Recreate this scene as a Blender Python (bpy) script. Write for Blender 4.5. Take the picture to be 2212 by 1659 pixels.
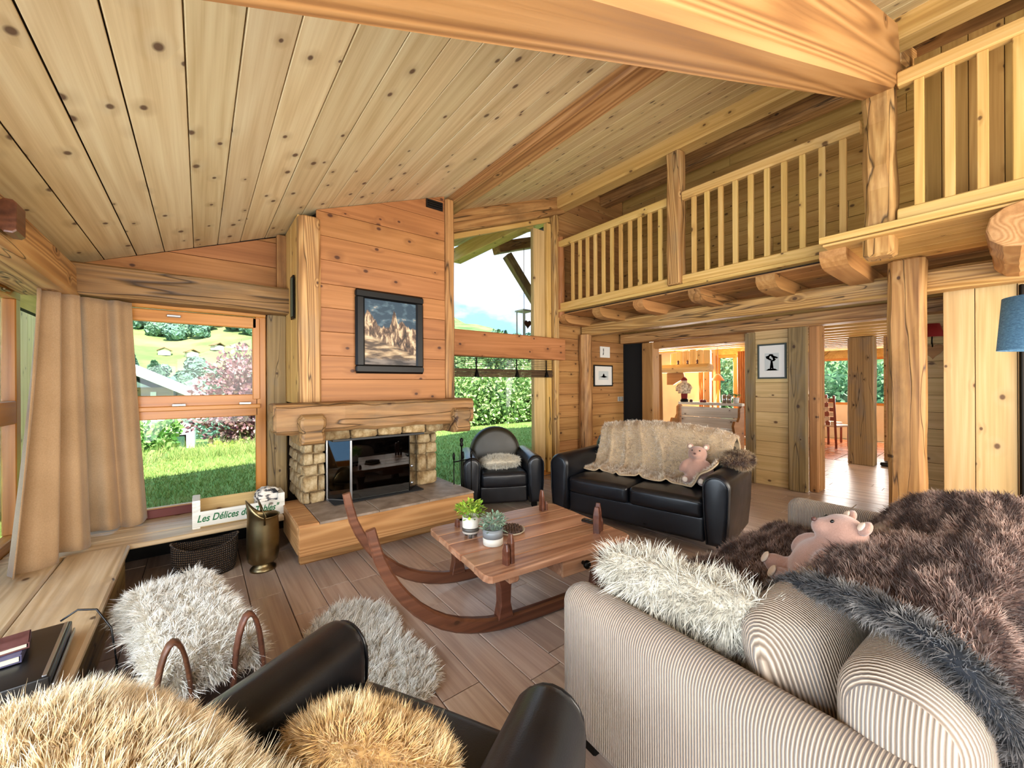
import bpy, bmesh, math, random
import numpy as np
from mathutils import Vector, Matrix

for o in list(bpy.data.objects): bpy.data.objects.remove(o)
SC = bpy.context.scene
COL = SC.collection
PI = math.pi

# ------------------------------------------------------------------ camera
cd = bpy.data.cameras.new('camera'); cam = bpy.data.objects.new('camera', cd); COL.objects.link(cam)
cd.sensor_width = 36.0; cd.lens = 36.0*857/2212; cd.clip_start = .02; cd.clip_end = 3000
_y, _r = math.radians(38.2), math.radians(-.29)
_f = Vector((math.sin(_y), math.cos(_y), 0)); _x = Vector((math.cos(_y), -math.sin(_y), 0)); _u = Vector((0, 0, 1))
_x, _u = math.cos(_r)*_x + math.sin(_r)*_u, -math.sin(_r)*_x + math.cos(_r)*_u
cm = Matrix.Identity(4)
for i in range(3):
    cm[i][0], cm[i][1], cm[i][2] = _x[i], _u[i], -_f[i]
cm[2][3] = 1.4
cam.matrix_world = cm
SC.camera = cam

# ------------------------------------------------------------------ colour management
SC.view_settings.view_transform = 'Standard'; SC.view_settings.look = 'None'
SC.view_settings.gamma = 1.0; SC.view_settings.use_curve_mapping = False
SC.view_settings.exposure = 0.95

SC.cycles.max_bounces = 6; SC.cycles.diffuse_bounces = 3; SC.cycles.glossy_bounces = 3; SC.cycles.transparent_max_bounces = 10
SC.cycles.use_light_tree = False; SC.cycles.adaptive_threshold = .05
SC.cycles.caustics_reflective = False; SC.cycles.caustics_refractive = False

# ------------------------------------------------------------------ sky
W = bpy.data.worlds.new('sky'); SC.world = W; W.use_nodes = True
nt = W.node_tree; nt.nodes.clear()
def N(t, **k):
    n = nt.nodes.new(t)
    for a, b in k.items(): setattr(n, a, b)
    return n
tc = N('ShaderNodeTexCoord'); mp = N('ShaderNodeMapping'); mp.inputs['Scale'].default_value = (1.0, 1.0, 2.2)
ns = N('ShaderNodeTexNoise'); ns.inputs['Scale'].default_value = 3.2; ns.inputs['Detail'].default_value = 7; ns.inputs['Roughness'].default_value = .55
rp = N('ShaderNodeValToRGB'); rp.color_ramp.elements[0].position = .47; rp.color_ramp.elements[0].color = (.30, .58, .95, 1)
rp.color_ramp.elements[1].position = .60; rp.color_ramp.elements[1].color = (.92, .95, 1, 1)
bg = N('ShaderNodeBackground'); bg.inputs['Strength'].default_value = 1.1; wo = N('ShaderNodeOutputWorld')
nt.links.new(tc.outputs['Generated'], mp.inputs['Vector']); nt.links.new(mp.outputs[0], ns.inputs['Vector'])
nt.links.new(ns.outputs['Fac'], rp.inputs['Fac']); nt.links.new(rp.outputs[0], bg.inputs['Color']); nt.links.new(bg.outputs[0], wo.inputs[0])

# ------------------------------------------------------------------ sun (behind the house) and area lamps added to fill the rooms
def light(name, kind, loc, energy, color=(1, 1, 1), target=None, **k):
    ld = bpy.data.lights.new(name, kind); ld.energy = energy; ld.color = color
    for a, b in k.items(): setattr(ld, a, b)
    o = bpy.data.objects.new(name, ld); COL.objects.link(o); o.location = loc
    if target is not None:
        o.rotation_euler = (Vector(target)-Vector(loc)).to_track_quat('-Z', 'Y').to_euler()
    return o
light('sun', 'SUN', (0, 0, 30), 6.8, (1, .95, .84), (1.5, 22.0, 0), angle=.01)
# fill added beside the left glazing and at the windowless rear wall
light('side_glazing_fill', 'AREA', (-.93, .2, 1.1), 130, (.84, .92, 1), (3, 1.2, 1.15), shape='RECTANGLE', size=4.4, size_y=1.4)
light('rear_fill', 'AREA', (2.6, -2.85, 1.7), 300, (1, .93, .82), (2.6, 3, 3.0), shape='RECTANGLE', size=6.0, size_y=2.4)
# added dining, hall side and gallery fill; daylight_hall stands at the passage window
light('dining_fill', 'AREA', (9.3, 5.0, 1.5), 150, (1, .94, .86), (6.5, 4.0, 1.0), shape='RECTANGLE', size=2.4, size_y=1.4)  # added fill in front of the plaster wall
light('daylight_hall', 'AREA', (12.4, 2.2, 1.4), 70, (1, .95, .88), (7, 1.6, .6), shape='RECTANGLE', size=2.0, size_y=1.0)
light('hall_side_fill', 'AREA', (7.6, -1.6, 1.4), 45, (1, .95, .88), (8.2, 1.6, .9), shape='RECTANGLE', size=1.8, size_y=1.6)  # added from the unseen side to brighten the hall
light('gallery_fill', 'POINT', (5.2, -.7, 4.0), 90, (1, .86, .66), shadow_soft_size=.25)  # added point light brightening the gallery, no fitting hangs here

# ------------------------------------------------------------------ helpers
def lin(c):
    if isinstance(c, str):
        c = c.lstrip('#'); c = [int(c[i:i+2], 16)/255 for i in (0, 2, 4)]
    return tuple((x/12.92 if x <= .04045 else ((x+.055)/1.055)**2.4) for x in c)
WM = {}                                   # world matrices (no depsgraph needed)
def place(o, M, parent=None):
    WM[o.name] = M.copy()
    if parent is not None:
        o.parent = parent; o.matrix_basis = WM[parent.name].inverted() @ M
    else: o.matrix_basis = M
def T(loc=(0, 0, 0), rz=0., rx=0., ry=0.):
    return Matrix.Translation(Vector(loc)) @ Matrix.Rotation(rz, 4, 'Z') @ Matrix.Rotation(ry, 4, 'Y') @ Matrix.Rotation(rx, 4, 'X')
def tag(o, label=None, cat=None, group=None, kind=None):
    if label: o['label'] = label
    if cat: o['category'] = cat
    if group: o['group'] = group
    if kind: o['kind'] = kind
    return o
def thing(name, label, cat, M=None, group=None, kind=None):
    o = bpy.data.objects.new(name, None); COL.objects.link(o); o.empty_display_size = .1
    place(o, M if M is not None else Matrix.Identity(4)); return tag(o, label, cat, group, kind)
def mk(name, verts, faces, mat, parent=None, M=None, smooth=False):
    me = bpy.data.meshes.new(name)
    me.from_pydata([tuple(v) for v in verts], [], [tuple(f) for f in faces]); me.validate()
    if mat: me.materials.append(mat)
    o = bpy.data.objects.new(name, me); COL.objects.link(o)
    if smooth: me.polygons.foreach_set('use_smooth', [True]*len(me.polygons))
    if M is None: M = WM[parent.name] if parent is not None else Matrix.Identity(4)
    place(o, M, parent); return o
def share(o, M, parent=None):            # another object on the same mesh data
    c = o.copy(); COL.objects.link(c); c.parent = None
    place(c, M, parent); return c
def frame(xd, yd, loc):                  # matrix from local x, y directions
    x = Vector(xd).normalized(); z = x.cross(Vector(yd)).normalized(); y = z.cross(x)
    M = Matrix.Identity(4)
    for i in range(3): M[i][0], M[i][1], M[i][2], M[i][3] = x[i], y[i], z[i], loc[i]
    return M
def rect8(w, h, c):
    a, b = w/2, h/2; c = min(c, a*.95, b*.95)
    return [(-a+c, -b), (a-c, -b), (a, -b+c), (a, b-c), (a-c, b), (-a+c, b), (-a, b-c), (-a, -b+c)]
def loftv(rings, cap=True, closed=True):
    n = len(rings[0]); V = [p for r in rings for p in r]; Fc = []
    for i in range(len(rings)-1):
        for j in range(n if closed else n-1):
            k = (j+1) % n
            Fc.append((i*n+j, i*n+k, (i+1)*n+k, (i+1)*n+j))
    if cap:
        Fc.append(tuple(range(n-1, -1, -1))); Fc.append(tuple((len(rings)-1)*n+j for j in range(n)))
    return V, Fc
def beam(name, p0, p1, w, h, mat, parent=None, up=(0, 0, 1), hew=0., ch=.012, seg=1, seed=0, end_r=0.):
    """timber from p0 to p1, local x along the grain, w across, h along up"""
    p0, p1 = Vector(p0), Vector(p1); L = (p1-p0).length; x = (p1-p0).normalized()
    u = Vector(up); y = u.cross(x).normalized()
    M = frame(x, y, (p0+p1)/2); rnd = random.Random(seed*7+13)
    rings = []
    xs = [L*(i/seg-.5) for i in range(seg+1)]
    prof = rect8(w, h, ch)
    e = min(ch*.6, L*.02)
    st = [(xs[0], 1-2*e/min(w, h)), (xs[0]+e, 1)] + [(q, 1) for q in xs[1:-1]] + [(xs[-1]-e, 1), (xs[-1], 1-2*e/min(w, h))]
    wob = [(rnd.uniform(-1, 1)*hew, rnd.uniform(-1, 1)*hew) for _ in st]
    for (q, s), (wy, wz) in zip(st, wob):
        rings.append([(q, a*s+wy+rnd.uniform(-1, 1)*hew*.7, b*s+wz+rnd.uniform(-1, 1)*hew*.7) for a, b in prof])
    V, Fc = loftv(rings)
    return mk(name, V, Fc, mat, parent, M)
def log(name, p0, p1, r0, r1, mat, parent=None, hew=.006, seg=8, n=12, seed=0, flat=None):
    p0, p1 = Vector(p0), Vector(p1); L = (p1-p0).length; x = (p1-p0).normalized()
    u = Vector((0, 0, 1)) if abs(x.z) < .9 else Vector((0, 1, 0))
    M = frame(x, u.cross(x), (p0+p1)/2); rnd = random.Random(seed+5); rings = []
    st = [(-.5, .93), (-.497, 1)]+[(i/seg-.5, 1) for i in range(1, seg)]+[(.497, 1), (.5, .93)]
    for q, s in st:
        r = (r0+(r1-r0)*(q+.5))*s; cx, cy = rnd.uniform(-1, 1)*hew, rnd.uniform(-1, 1)*hew
        rings.append([(q*L, cx+math.cos(a)*(r+rnd.uniform(-1, 1)*hew), cy+math.sin(a)*(r+rnd.uniform(-1, 1)*hew)) for a in [2*PI*k/n for k in range(n)]])
    V, Fc = loftv(rings); return mk(name, V, Fc, mat, parent, M, smooth=False)
def box(name, c, s, mat, parent=None, ch=.004, M=None):
    """axis-aligned box in world (or in frame M), grain along its longest side"""
    M = M if M is not None else Matrix.Identity(4)
    c, s = Vector(c), list(s); i = s.index(max(s)); ax = Vector([1 if k == i else 0 for k in range(3)])
    up = Vector((0, 0, 1)) if i != 2 else Vector((0, 1, 0))
    side = up.cross(ax); w = abs(side.dot(Vector(s))); h = abs(up.dot(Vector(s)))
    p0, p1 = c-ax*s[i]/2, c+ax*s[i]/2; R = M.to_3x3()
    return beam(name, M @ p0, M @ p1, w, h, mat, parent, up=R @ up, ch=ch)
def clip(poly, a, b, c):                 # keep a*x+b*y<=c
    out = []
    for i in range(len(poly)):
        p, q = poly[i], poly[(i+1) % len(poly)]; dp, dq = a*p[0]+b*p[1]-c, a*q[0]+b*q[1]-c
        if dp <= 1e-9: out.append(p)
        if (dp < -1e-9 and dq > 1e-9) or (dp > 1e-9 and dq < -1e-9):
            t = dp/(dp-dq); out.append((p[0]+t*(q[0]-p[0]), p[1]+t*(q[1]-p[1])))
    return out
def area2(p): return .5*sum(p[i][0]*p[(i+1) % len(p)][1]-p[(i+1) % len(p)][0]*p[i][1] for i in range(len(p)))
def off2(poly, d):                       # inward offset of a ccw polygon
    n = len(poly); out = []
    for i in range(n):
        a, b, c = Vector(poly[i-1]), Vector(poly[i]), Vector(poly[(i+1) % n])
        e1, e2 = (b-a), (c-b)
        if e1.length < 1e-7 or e2.length < 1e-7: out.append(tuple(b)); continue
        e1.normalize(); e2.normalize(); n1, n2 = Vector((-e1.y, e1.x)), Vector((-e2.y, e2.x))
        m = n1+n2; k = m.length_squared
        out.append(tuple(b + m*(2*d/k if k > .2 else 0)))
    return out
def slab(name, poly, M, th, mat, parent, ch=.0025):
    """polygon plate in the xy plane of M, face at z=0, thickness th behind"""
    if area2(poly) < 0: poly = poly[::-1]
    a = off2(poly, ch); n = len(poly)
    rings = [[(x, y, -th) for x, y in poly], [(x, y, -ch) for x, y in poly], [(x, y, 0) for x, y in a]]
    V, Fc = loftv(rings); return mk(name, V, Fc, mat, parent, M)
def boards(parent, poly, O, ex, ey, mat, bw, along='x', th=.02, gap=.004, jl=None, seed=1, proud=.0015, name='plank', vary=0., y0=None):
    rnd = random.Random(seed); ex, ey, O = Vector(ex), Vector(ey), Vector(O)
    if along == 'y':
        poly = [(p[1], -p[0]) for p in poly]; ex, ey = ey, -ex
    if area2(poly) < 0: poly = poly[::-1]
    nrm = ex.cross(ey); xs = [p[0] for p in poly]; ys = [p[1] for p in poly]
    y = min(ys) if y0 is None else y0; out = []
    while y < max(ys)-.012:
        w = bw*(1+rnd.uniform(-vary, vary)); s = clip(clip(poly, 0, -1, -(y+gap/2)), 0, 1, y+w-gap/2)
        if len(s) > 2:
            cuts = [min(xs)]
            if jl:
                q = min(xs)+rnd.uniform(.15, 1)*jl
                while q < max(xs)-.25: cuts.append(q); q += rnd.uniform(.7, 1.25)*jl
            cuts.append(max(xs))
            for c0, c1 in zip(cuts[:-1], cuts[1:]):
                g = gap/2 if jl else 0
                t = clip(clip(s, -1, 0, -(c0+g)), 1, 0, c1-g)
                t = [p for i, p in enumerate(t) if (Vector(p)-Vector(t[i-1])).length > 1e-4] if len(t) > 2 else t
                if len(t) < 3 or abs(area2(t)) < 2e-4: continue
                cx = (min(p[0] for p in t)+max(p[0] for p in t))/2; cy = (min(p[1] for p in t)+max(p[1] for p in t))/2
                loc = O+ex*cx+ey*cy+nrm*rnd.uniform(-proud, proud)
                out.append(slab(name, [(p[0]-cx, p[1]-cy) for p in t], frame(ex, ey, loc), th, mat, parent))
        y += w
    return out
def struct(name, verts, faces, mat, label=None):
    o = mk(name, verts, faces, mat); tag(o, label, None, None, 'structure'); return o
def sbox(name, lo, hi, mat, label=None):
    x0, y0, z0 = lo; x1, y1, z1 = hi
    V = [(x, y, z) for z in (z0, z1) for y in (y0, y1) for x in (x0, x1)]
    F = [(0, 2, 3, 1), (4, 5, 7, 6), (0, 1, 5, 4), (2, 6, 7, 3), (0, 4, 6, 2), (1, 3, 7, 5)]
    return struct(name, V, F, mat, label)
def sweep(name, pts, prof, mat, parent=None, M=None, scale=None, smooth=True, cap=True, up=(0, 0, 1)):
    """sweep a 2D profile (side, up) along points"""
    pts = [Vector(p) for p in pts]; rings = []; n = len(pts)
    for i, p in enumerate(pts):
        t = (pts[min(i+1, n-1)]-pts[max(i-1, 0)]).normalized(); u = Vector(up)
        if abs(t.dot(u)) > .97: u = Vector((0, 1, 0)) if abs(t.y) < .9 else Vector((1, 0, 0))
        s = t.cross(u).normalized(); v = s.cross(t); k = scale[i] if scale else 1
        rings.append([tuple(p+s*a*k+v*b*k) for a, b in prof])
    V, Fc = loftv(rings, cap); return mk(name, V, Fc, mat, parent, M, smooth)
def circ(r, n=8): return [(r*math.cos(2*PI*k/n), r*math.sin(2*PI*k/n)) for k in range(n)]
def lathe(name, prof, mat, parent=None, M=None, n=24, smooth=True, cap=True):
    rings = [[(r*math.cos(2*PI*k/n), r*math.sin(2*PI*k/n), z) for k in range(n)] for r, z in prof]
    V, Fc = loftv(rings, cap); return mk(name, V, Fc, mat, parent, M, smooth)
def gridmesh(name, P, mat, parent=None, M=None, thick=0, wrap=False, side=-1):
    a, b = P.shape[:2]; Fc = []
    for i in range(a-1):
        for j in range(b if wrap else b-1):
            k = (j+1) % b; Fc.append((i*b+j, (i+1)*b+j, (i+1)*b+k, i*b+k))
    if wrap: Fc = [f[::-1] for f in Fc]
    o = mk(name, P.reshape(-1, 3), Fc, mat, parent, M, True)
    if thick:
        m = o.modifiers.new('thickness', 'SOLIDIFY'); m.thickness = thick; m.offset = side
    return o
def profile_loft(name, prof, stations, mat, parent=None, M=None, axis='y', smooth=True):
    """prof: ccw 2D (x,z) outline; stations: (y, inset)"""
    rings = []
    if area2(prof) < 0: prof = prof[::-1]
    for yy, ins in stations:
        p = off2(prof, ins) if ins else prof
        rings.append([(x, yy, z) for x, z in p])
    V, Fc = loftv(rings); Fc = [f[::-1] for f in Fc]
    o = mk(name, V, Fc, mat, parent, M, smooth); return o
def rnd_stations(y0, y1, r, n=4):
    a = [(y0+r*(1-math.cos(PI/2*k/n)), r*(1-math.sin(PI/2*k/n))) for k in range(n+1)]
    b = [(y1-r*(1-math.cos(PI/2*k/n)), r*(1-math.sin(PI/2*k/n))) for k in range(n, -1, -1)]
    return a+b
def pillow_grid(w, d, h, nu=28, nv=14, e=.45, pinch=.0):
    """closed cushion as a wrapped grid: rows from bottom pole to top pole"""
    P = np.zeros((nv+1, nu, 3))
    sg = lambda x, q: np.sign(x)*abs(x)**q
    for i in range(nv+1):
        ph = -PI/2+PI*i/nv
        for j in range(nu):
            th = 2*PI*j/nu
            c, s = math.cos(th), math.sin(th)
            x = sg(c, e)*sg(math.cos(ph), .55); y = sg(s, e)*sg(math.cos(ph), .55)
            corner = abs(x*y)
            P[i, j] = (w/2*x*(1+pinch*corner), d/2*y*(1+pinch*corner), h/2*math.sin(ph)*(1-.75*min(1, max(abs(x), abs(y)))**4*.6))
    return P
def pillow(name, w, d, h, mat, parent=None, M=None, e=.45, pinch=0., nu=28, nv=14):
    P = pillow_grid(w, d, h, nu, nv, e, pinch)
    return gridmesh(name, P, mat, parent, M, wrap=True), P
def rbox(name, w, d, h, r, mat, parent=None, M=None, puff=0., n=4):
    """rounded upholstered block, centre at origin"""
    H = np.array((w, d, h))/2; r = min(r, *(H*.98)); n = max(n, 3)
    def ax(k):
        c = [r*math.tan(PI/4*q/n) for q in range(n+1)]; inn = H[k]-r
        return [-inn-q for q in c[:0:-1]]+list(np.linspace(-inn, inn, 6))+[inn+q for q in c[1:]]
    A = [ax(k) for k in range(3)]; V = []; F = []
    for k in range(3):
        u, v = [q for q in range(3) if q != k]
        for s in (-1, 1):
            b = len(V); nu, nv = len(A[u]), len(A[v])
            for x in A[u]:
                for y in A[v]:
                    p = np.zeros(3); p[k] = s*H[k]; p[u] = x; p[v] = y; q = np.clip(p, -(H-r), H-r); e = p-q; p = q+e/np.linalg.norm(e)*r
                    a, bb, c = p/H; kk = max(0, 1-a*a)*max(0, 1-bb*bb); p[2] += puff*kk*c; p[1] += puff*.5*max(0, 1-a*a)*max(0, 1-c*c)*bb; V.append(p)
            for x in range(nu-1):
                for y in range(nv-1):
                    f = (b+x*nv+y, b+(x+1)*nv+y, b+(x+1)*nv+y+1, b+x*nv+y+1); F.append(f if (s > 0) == (k != 1) else f[::-1])
    bm = bmesh.new(); vv = [bm.verts.new(p) for p in V]
    for f in F: bm.faces.new([vv[q] for q in f])
    bmesh.ops.remove_doubles(bm, verts=bm.verts[:], dist=1e-5)
    me = bpy.data.meshes.new(name); bm.to_mesh(me); bm.free(); me.materials.append(mat)
    me.polygons.foreach_set('use_smooth', [True]*len(me.polygons))
    o = bpy.data.objects.new(name, me); COL.objects.link(o)
    place(o, M if M is not None else WM[parent.name], parent); return o
def pmat(M, G):                          # transform a point grid
    A = np.array(M); return G @ A[:3, :3].T + A[:3, 3]
def fur(name, parent, P, n, length, wid, mat, lean=(0, 0, 0), curl=.35, seed=0, segs=3, clump=.03, wrap=False, flip=False, droop=.2, M=None, jit=.5, mask=None):
    """strands as tapered ribbons rooted on a point grid"""
    rg = np.random.default_rng(seed); P = np.asarray(P, float)
    if wrap: P = np.concatenate([P, P[:, :1]], 1)
    A, B, Cc, D = P[:-1, :-1], P[1:, :-1], P[1:, 1:], P[:-1, 1:]
    nr = np.cross(Cc-A, D-B); ar = np.linalg.norm(nr, axis=2); nn = nr/np.maximum(ar, 1e-9)[..., None]
    if flip: nn = -nn
    w = ar.ravel().copy()
    if mask is not None: w *= mask(((A+Cc)/2).reshape(-1, 3), nn.reshape(-1, 3))
    idx = rg.choice(w.size, n, p=w/w.sum()); i, j = np.unravel_index(idx, ar.shape)
    u, v = rg.random((n, 1)), rg.random((n, 1))
    R = (A[i, j]*(1-u)+B[i, j]*u)*(1-v)+(D[i, j]*(1-u)+Cc[i, j]*u)*v; No = nn[i, j]
    cell = np.floor(R/clump+rg.random((n, 3))*.5).astype(np.int64)
    h = (cell[:, 0]*73856093 ^ cell[:, 1]*19349663 ^ cell[:, 2]*83492791) & 0xffff
    tab = rg.normal(size=(65536, 3)); cv = tab[h]; cen = (cell+.5)*clump
    d = No+np.array(lean)+cv*.20*jit*2+rg.normal(size=(n, 3))*.20*jit*2; d /= np.linalg.norm(d, axis=1)[:, None]
    dn = (d*No).sum(1)[:, None]; d = np.where(dn < .12, d+No*(.12-dn), d)
    bend = tab[(h*7+3) & 0xffff]*curl*.6+rg.normal(size=(n, 3))*curl*.35; bend[:, 2] -= droop
    L = length*(rg.random((n, 1))*.6+.7)*(1+.2*tab[(h*3+1) & 0xffff][:, :1])
    side = np.cross(d, rg.normal(size=(n, 3))); side /= np.linalg.norm(side, axis=1)[:, None]
    V = np.zeros((n, 2*segs+1, 3)); tt = np.zeros((n, 2*segs+1))
    for k in range(segs+1):
        t = k/segs; p = R-No*.004+L*(t*d+t*t*bend*.8)+(cen-R)*(.35*t*t*jit)
        tt[:, min(2*k, 2*segs)] = t
        if k < segs:
            ww = wid*(1-t**1.6*.8)/2; V[:, 2*k] = p-side*ww; V[:, 2*k+1] = p+side*ww; tt[:, 2*k+1] = t
        else: V[:, 2*segs] = p
    s = 2*segs+1; base = np.arange(n)[:, None]*s; loops = []; tot = []
    for k in range(segs-1):
        loops.append(base+np.array([[2*k, 2*k+1, 2*k+3, 2*k+2]]))
    quads = np.concatenate(loops, 0).ravel() if loops else np.zeros(0, int)
    tri = (base+np.array([[2*segs-2, 2*segs-1, 2*segs]])).ravel()
    li = np.concatenate([quads, tri]).astype(np.int32); nq, ntr = len(quads)//4, n
    me = bpy.data.meshes.new(name); me.vertices.add(n*s); me.vertices.foreach_set('co', V.reshape(-1).astype(np.float32))
    me.loops.add(len(li)); me.loops.foreach_set('vertex_index', li)
    me.polygons.add(nq+ntr); ls = np.concatenate([np.arange(nq)*4, nq*4+np.arange(ntr)*3]).astype(np.int32)
    me.polygons.foreach_set('loop_start', ls)
    at = me.attributes.new('t', 'FLOAT', 'POINT'); at.data.foreach_set('value', tt.reshape(-1).astype(np.float32))
    me.update(calc_edges=True); me.validate(); me.materials.append(mat)
    me.polygons.foreach_set('use_smooth', [True]*len(me.polygons))
    o = bpy.data.objects.new(name, me); COL.objects.link(o)
    place(o, M if M is not None else WM[parent.name], parent); o['kind'] = 'stuff'; return o

# ------------------------------------------------------------------ materials
class MT:
    def __init__(s, name):
        s.m = bpy.data.materials.new(name); s.m.use_nodes = True; s.t = s.m.node_tree; s.t.nodes.clear()
        s.o = s.n('ShaderNodeOutputMaterial'); s.b = s.n('ShaderNodeBsdfPrincipled'); s.l(s.b, s.o.inputs[0])
    def n(s, t, **k):
        x = s.t.nodes.new(t)
        for a, b in k.items(): setattr(x, a, b)
        return x
    def l(s, a, b): s.t.links.new(a.outputs[0] if hasattr(a, 'outputs') else a, b)
    def math(s, op, a, b=None, c=None, cl=False):
        x = s.n('ShaderNodeMath', operation=op); x.use_clamp = cl
        for i, q in enumerate((a, b, c)):
            if q is None: continue
            if isinstance(q, (int, float)): x.inputs[i].default_value = q
            else: s.l(q, x.inputs[i])
        return x.outputs[0]
    def ramp(s, f, els):
        x = s.n('ShaderNodeValToRGB'); s.l(f, x.inputs[0]); e = x.color_ramp.elements
        while len(e) < len(els): e.new(.5)
        for q, (p, c) in zip(e, els): q.position = p; q.color = (*lin(c), 1) if not isinstance(c, (int, float)) else (c, c, c, 1)
        return x.outputs[0]
    def mix(s, f, a, b, mode='MIX'):
        x = s.n('ShaderNodeMix', data_type='RGBA', blend_type=mode)
        for i, q in ((0, f), (6, a), (7, b)):
            if isinstance(q, (int, float)): x.inputs[i].default_value = q
            elif isinstance(q, (str, tuple)): x.inputs[i].default_value = (*lin(q), 1)
            else: s.l(q, x.inputs[i])
        return x.outputs[2]
    def noise(s, vec, scale, detail=3, rough=.5, dist=0, out=0):
        x = s.n('ShaderNodeTexNoise'); x.inputs['Scale'].default_value = scale; x.inputs['Detail'].default_value = detail
        x.inputs['Roughness'].default_value = rough; x.inputs['Distortion'].default_value = dist
        if vec is not None: s.l(vec, x.inputs['Vector'])
        return x.outputs[out]
    def mapv(s, vec, sc=(1, 1, 1), loc=(0, 0, 0), rot=(0, 0, 0)):
        x = s.n('ShaderNodeMapping'); x.inputs['Scale'].default_value = sc; x.inputs['Location'].default_value = loc; x.inputs['Rotation'].default_value = rot
        s.l(vec, x.inputs['Vector']); return x.outputs[0]
    def coord(s, o='Object'): return s.n('ShaderNodeTexCoord').outputs[o]
    def rand(s): return s.n('ShaderNodeObjectInfo').outputs['Random']
    def set(s, **k):
        for a, b in k.items():
            i = s.b.inputs[a.replace('_', ' ')]
            if isinstance(b, (str, tuple)): i.default_value = (*lin(b), 1)
            elif isinstance(b, (int, float)): i.default_value = b
            else: s.l(b, i)
        return s
    def bump(s, h, st=.3, dist=.01):
        x = s.n('ShaderNodeBump'); x.inputs['Strength'].default_value = st; x.inputs['Distance'].default_value = dist
        s.l(h, x.inputs['Height']); s.l(x, s.b.inputs['Normal'])
def plain(name, c, rough=.5, metal=0., spec=.5, nv=0., ns=20., bump=0.):
    m = MT(name); m.set(Roughness=rough, Metallic=metal); m.b.inputs['Specular IOR Level'].default_value = spec
    if nv or bump:
        f = m.noise(m.coord(), ns, 4); r = m.ramp(f, [(.3, tuple(max(0, x-nv) for x in hexf(c))), (.7, tuple(min(1, x+nv) for x in hexf(c)))]); m.set(Base_Color=r)
        if bump: m.bump(f, bump, .004)
    else: m.set(Base_Color=c)
    return m.m
def hexf(c):
    if isinstance(c, str): c = c.lstrip('#'); return tuple(int(c[i:i+2], 16)/255 for i in (0, 2, 4))
    return c
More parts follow.
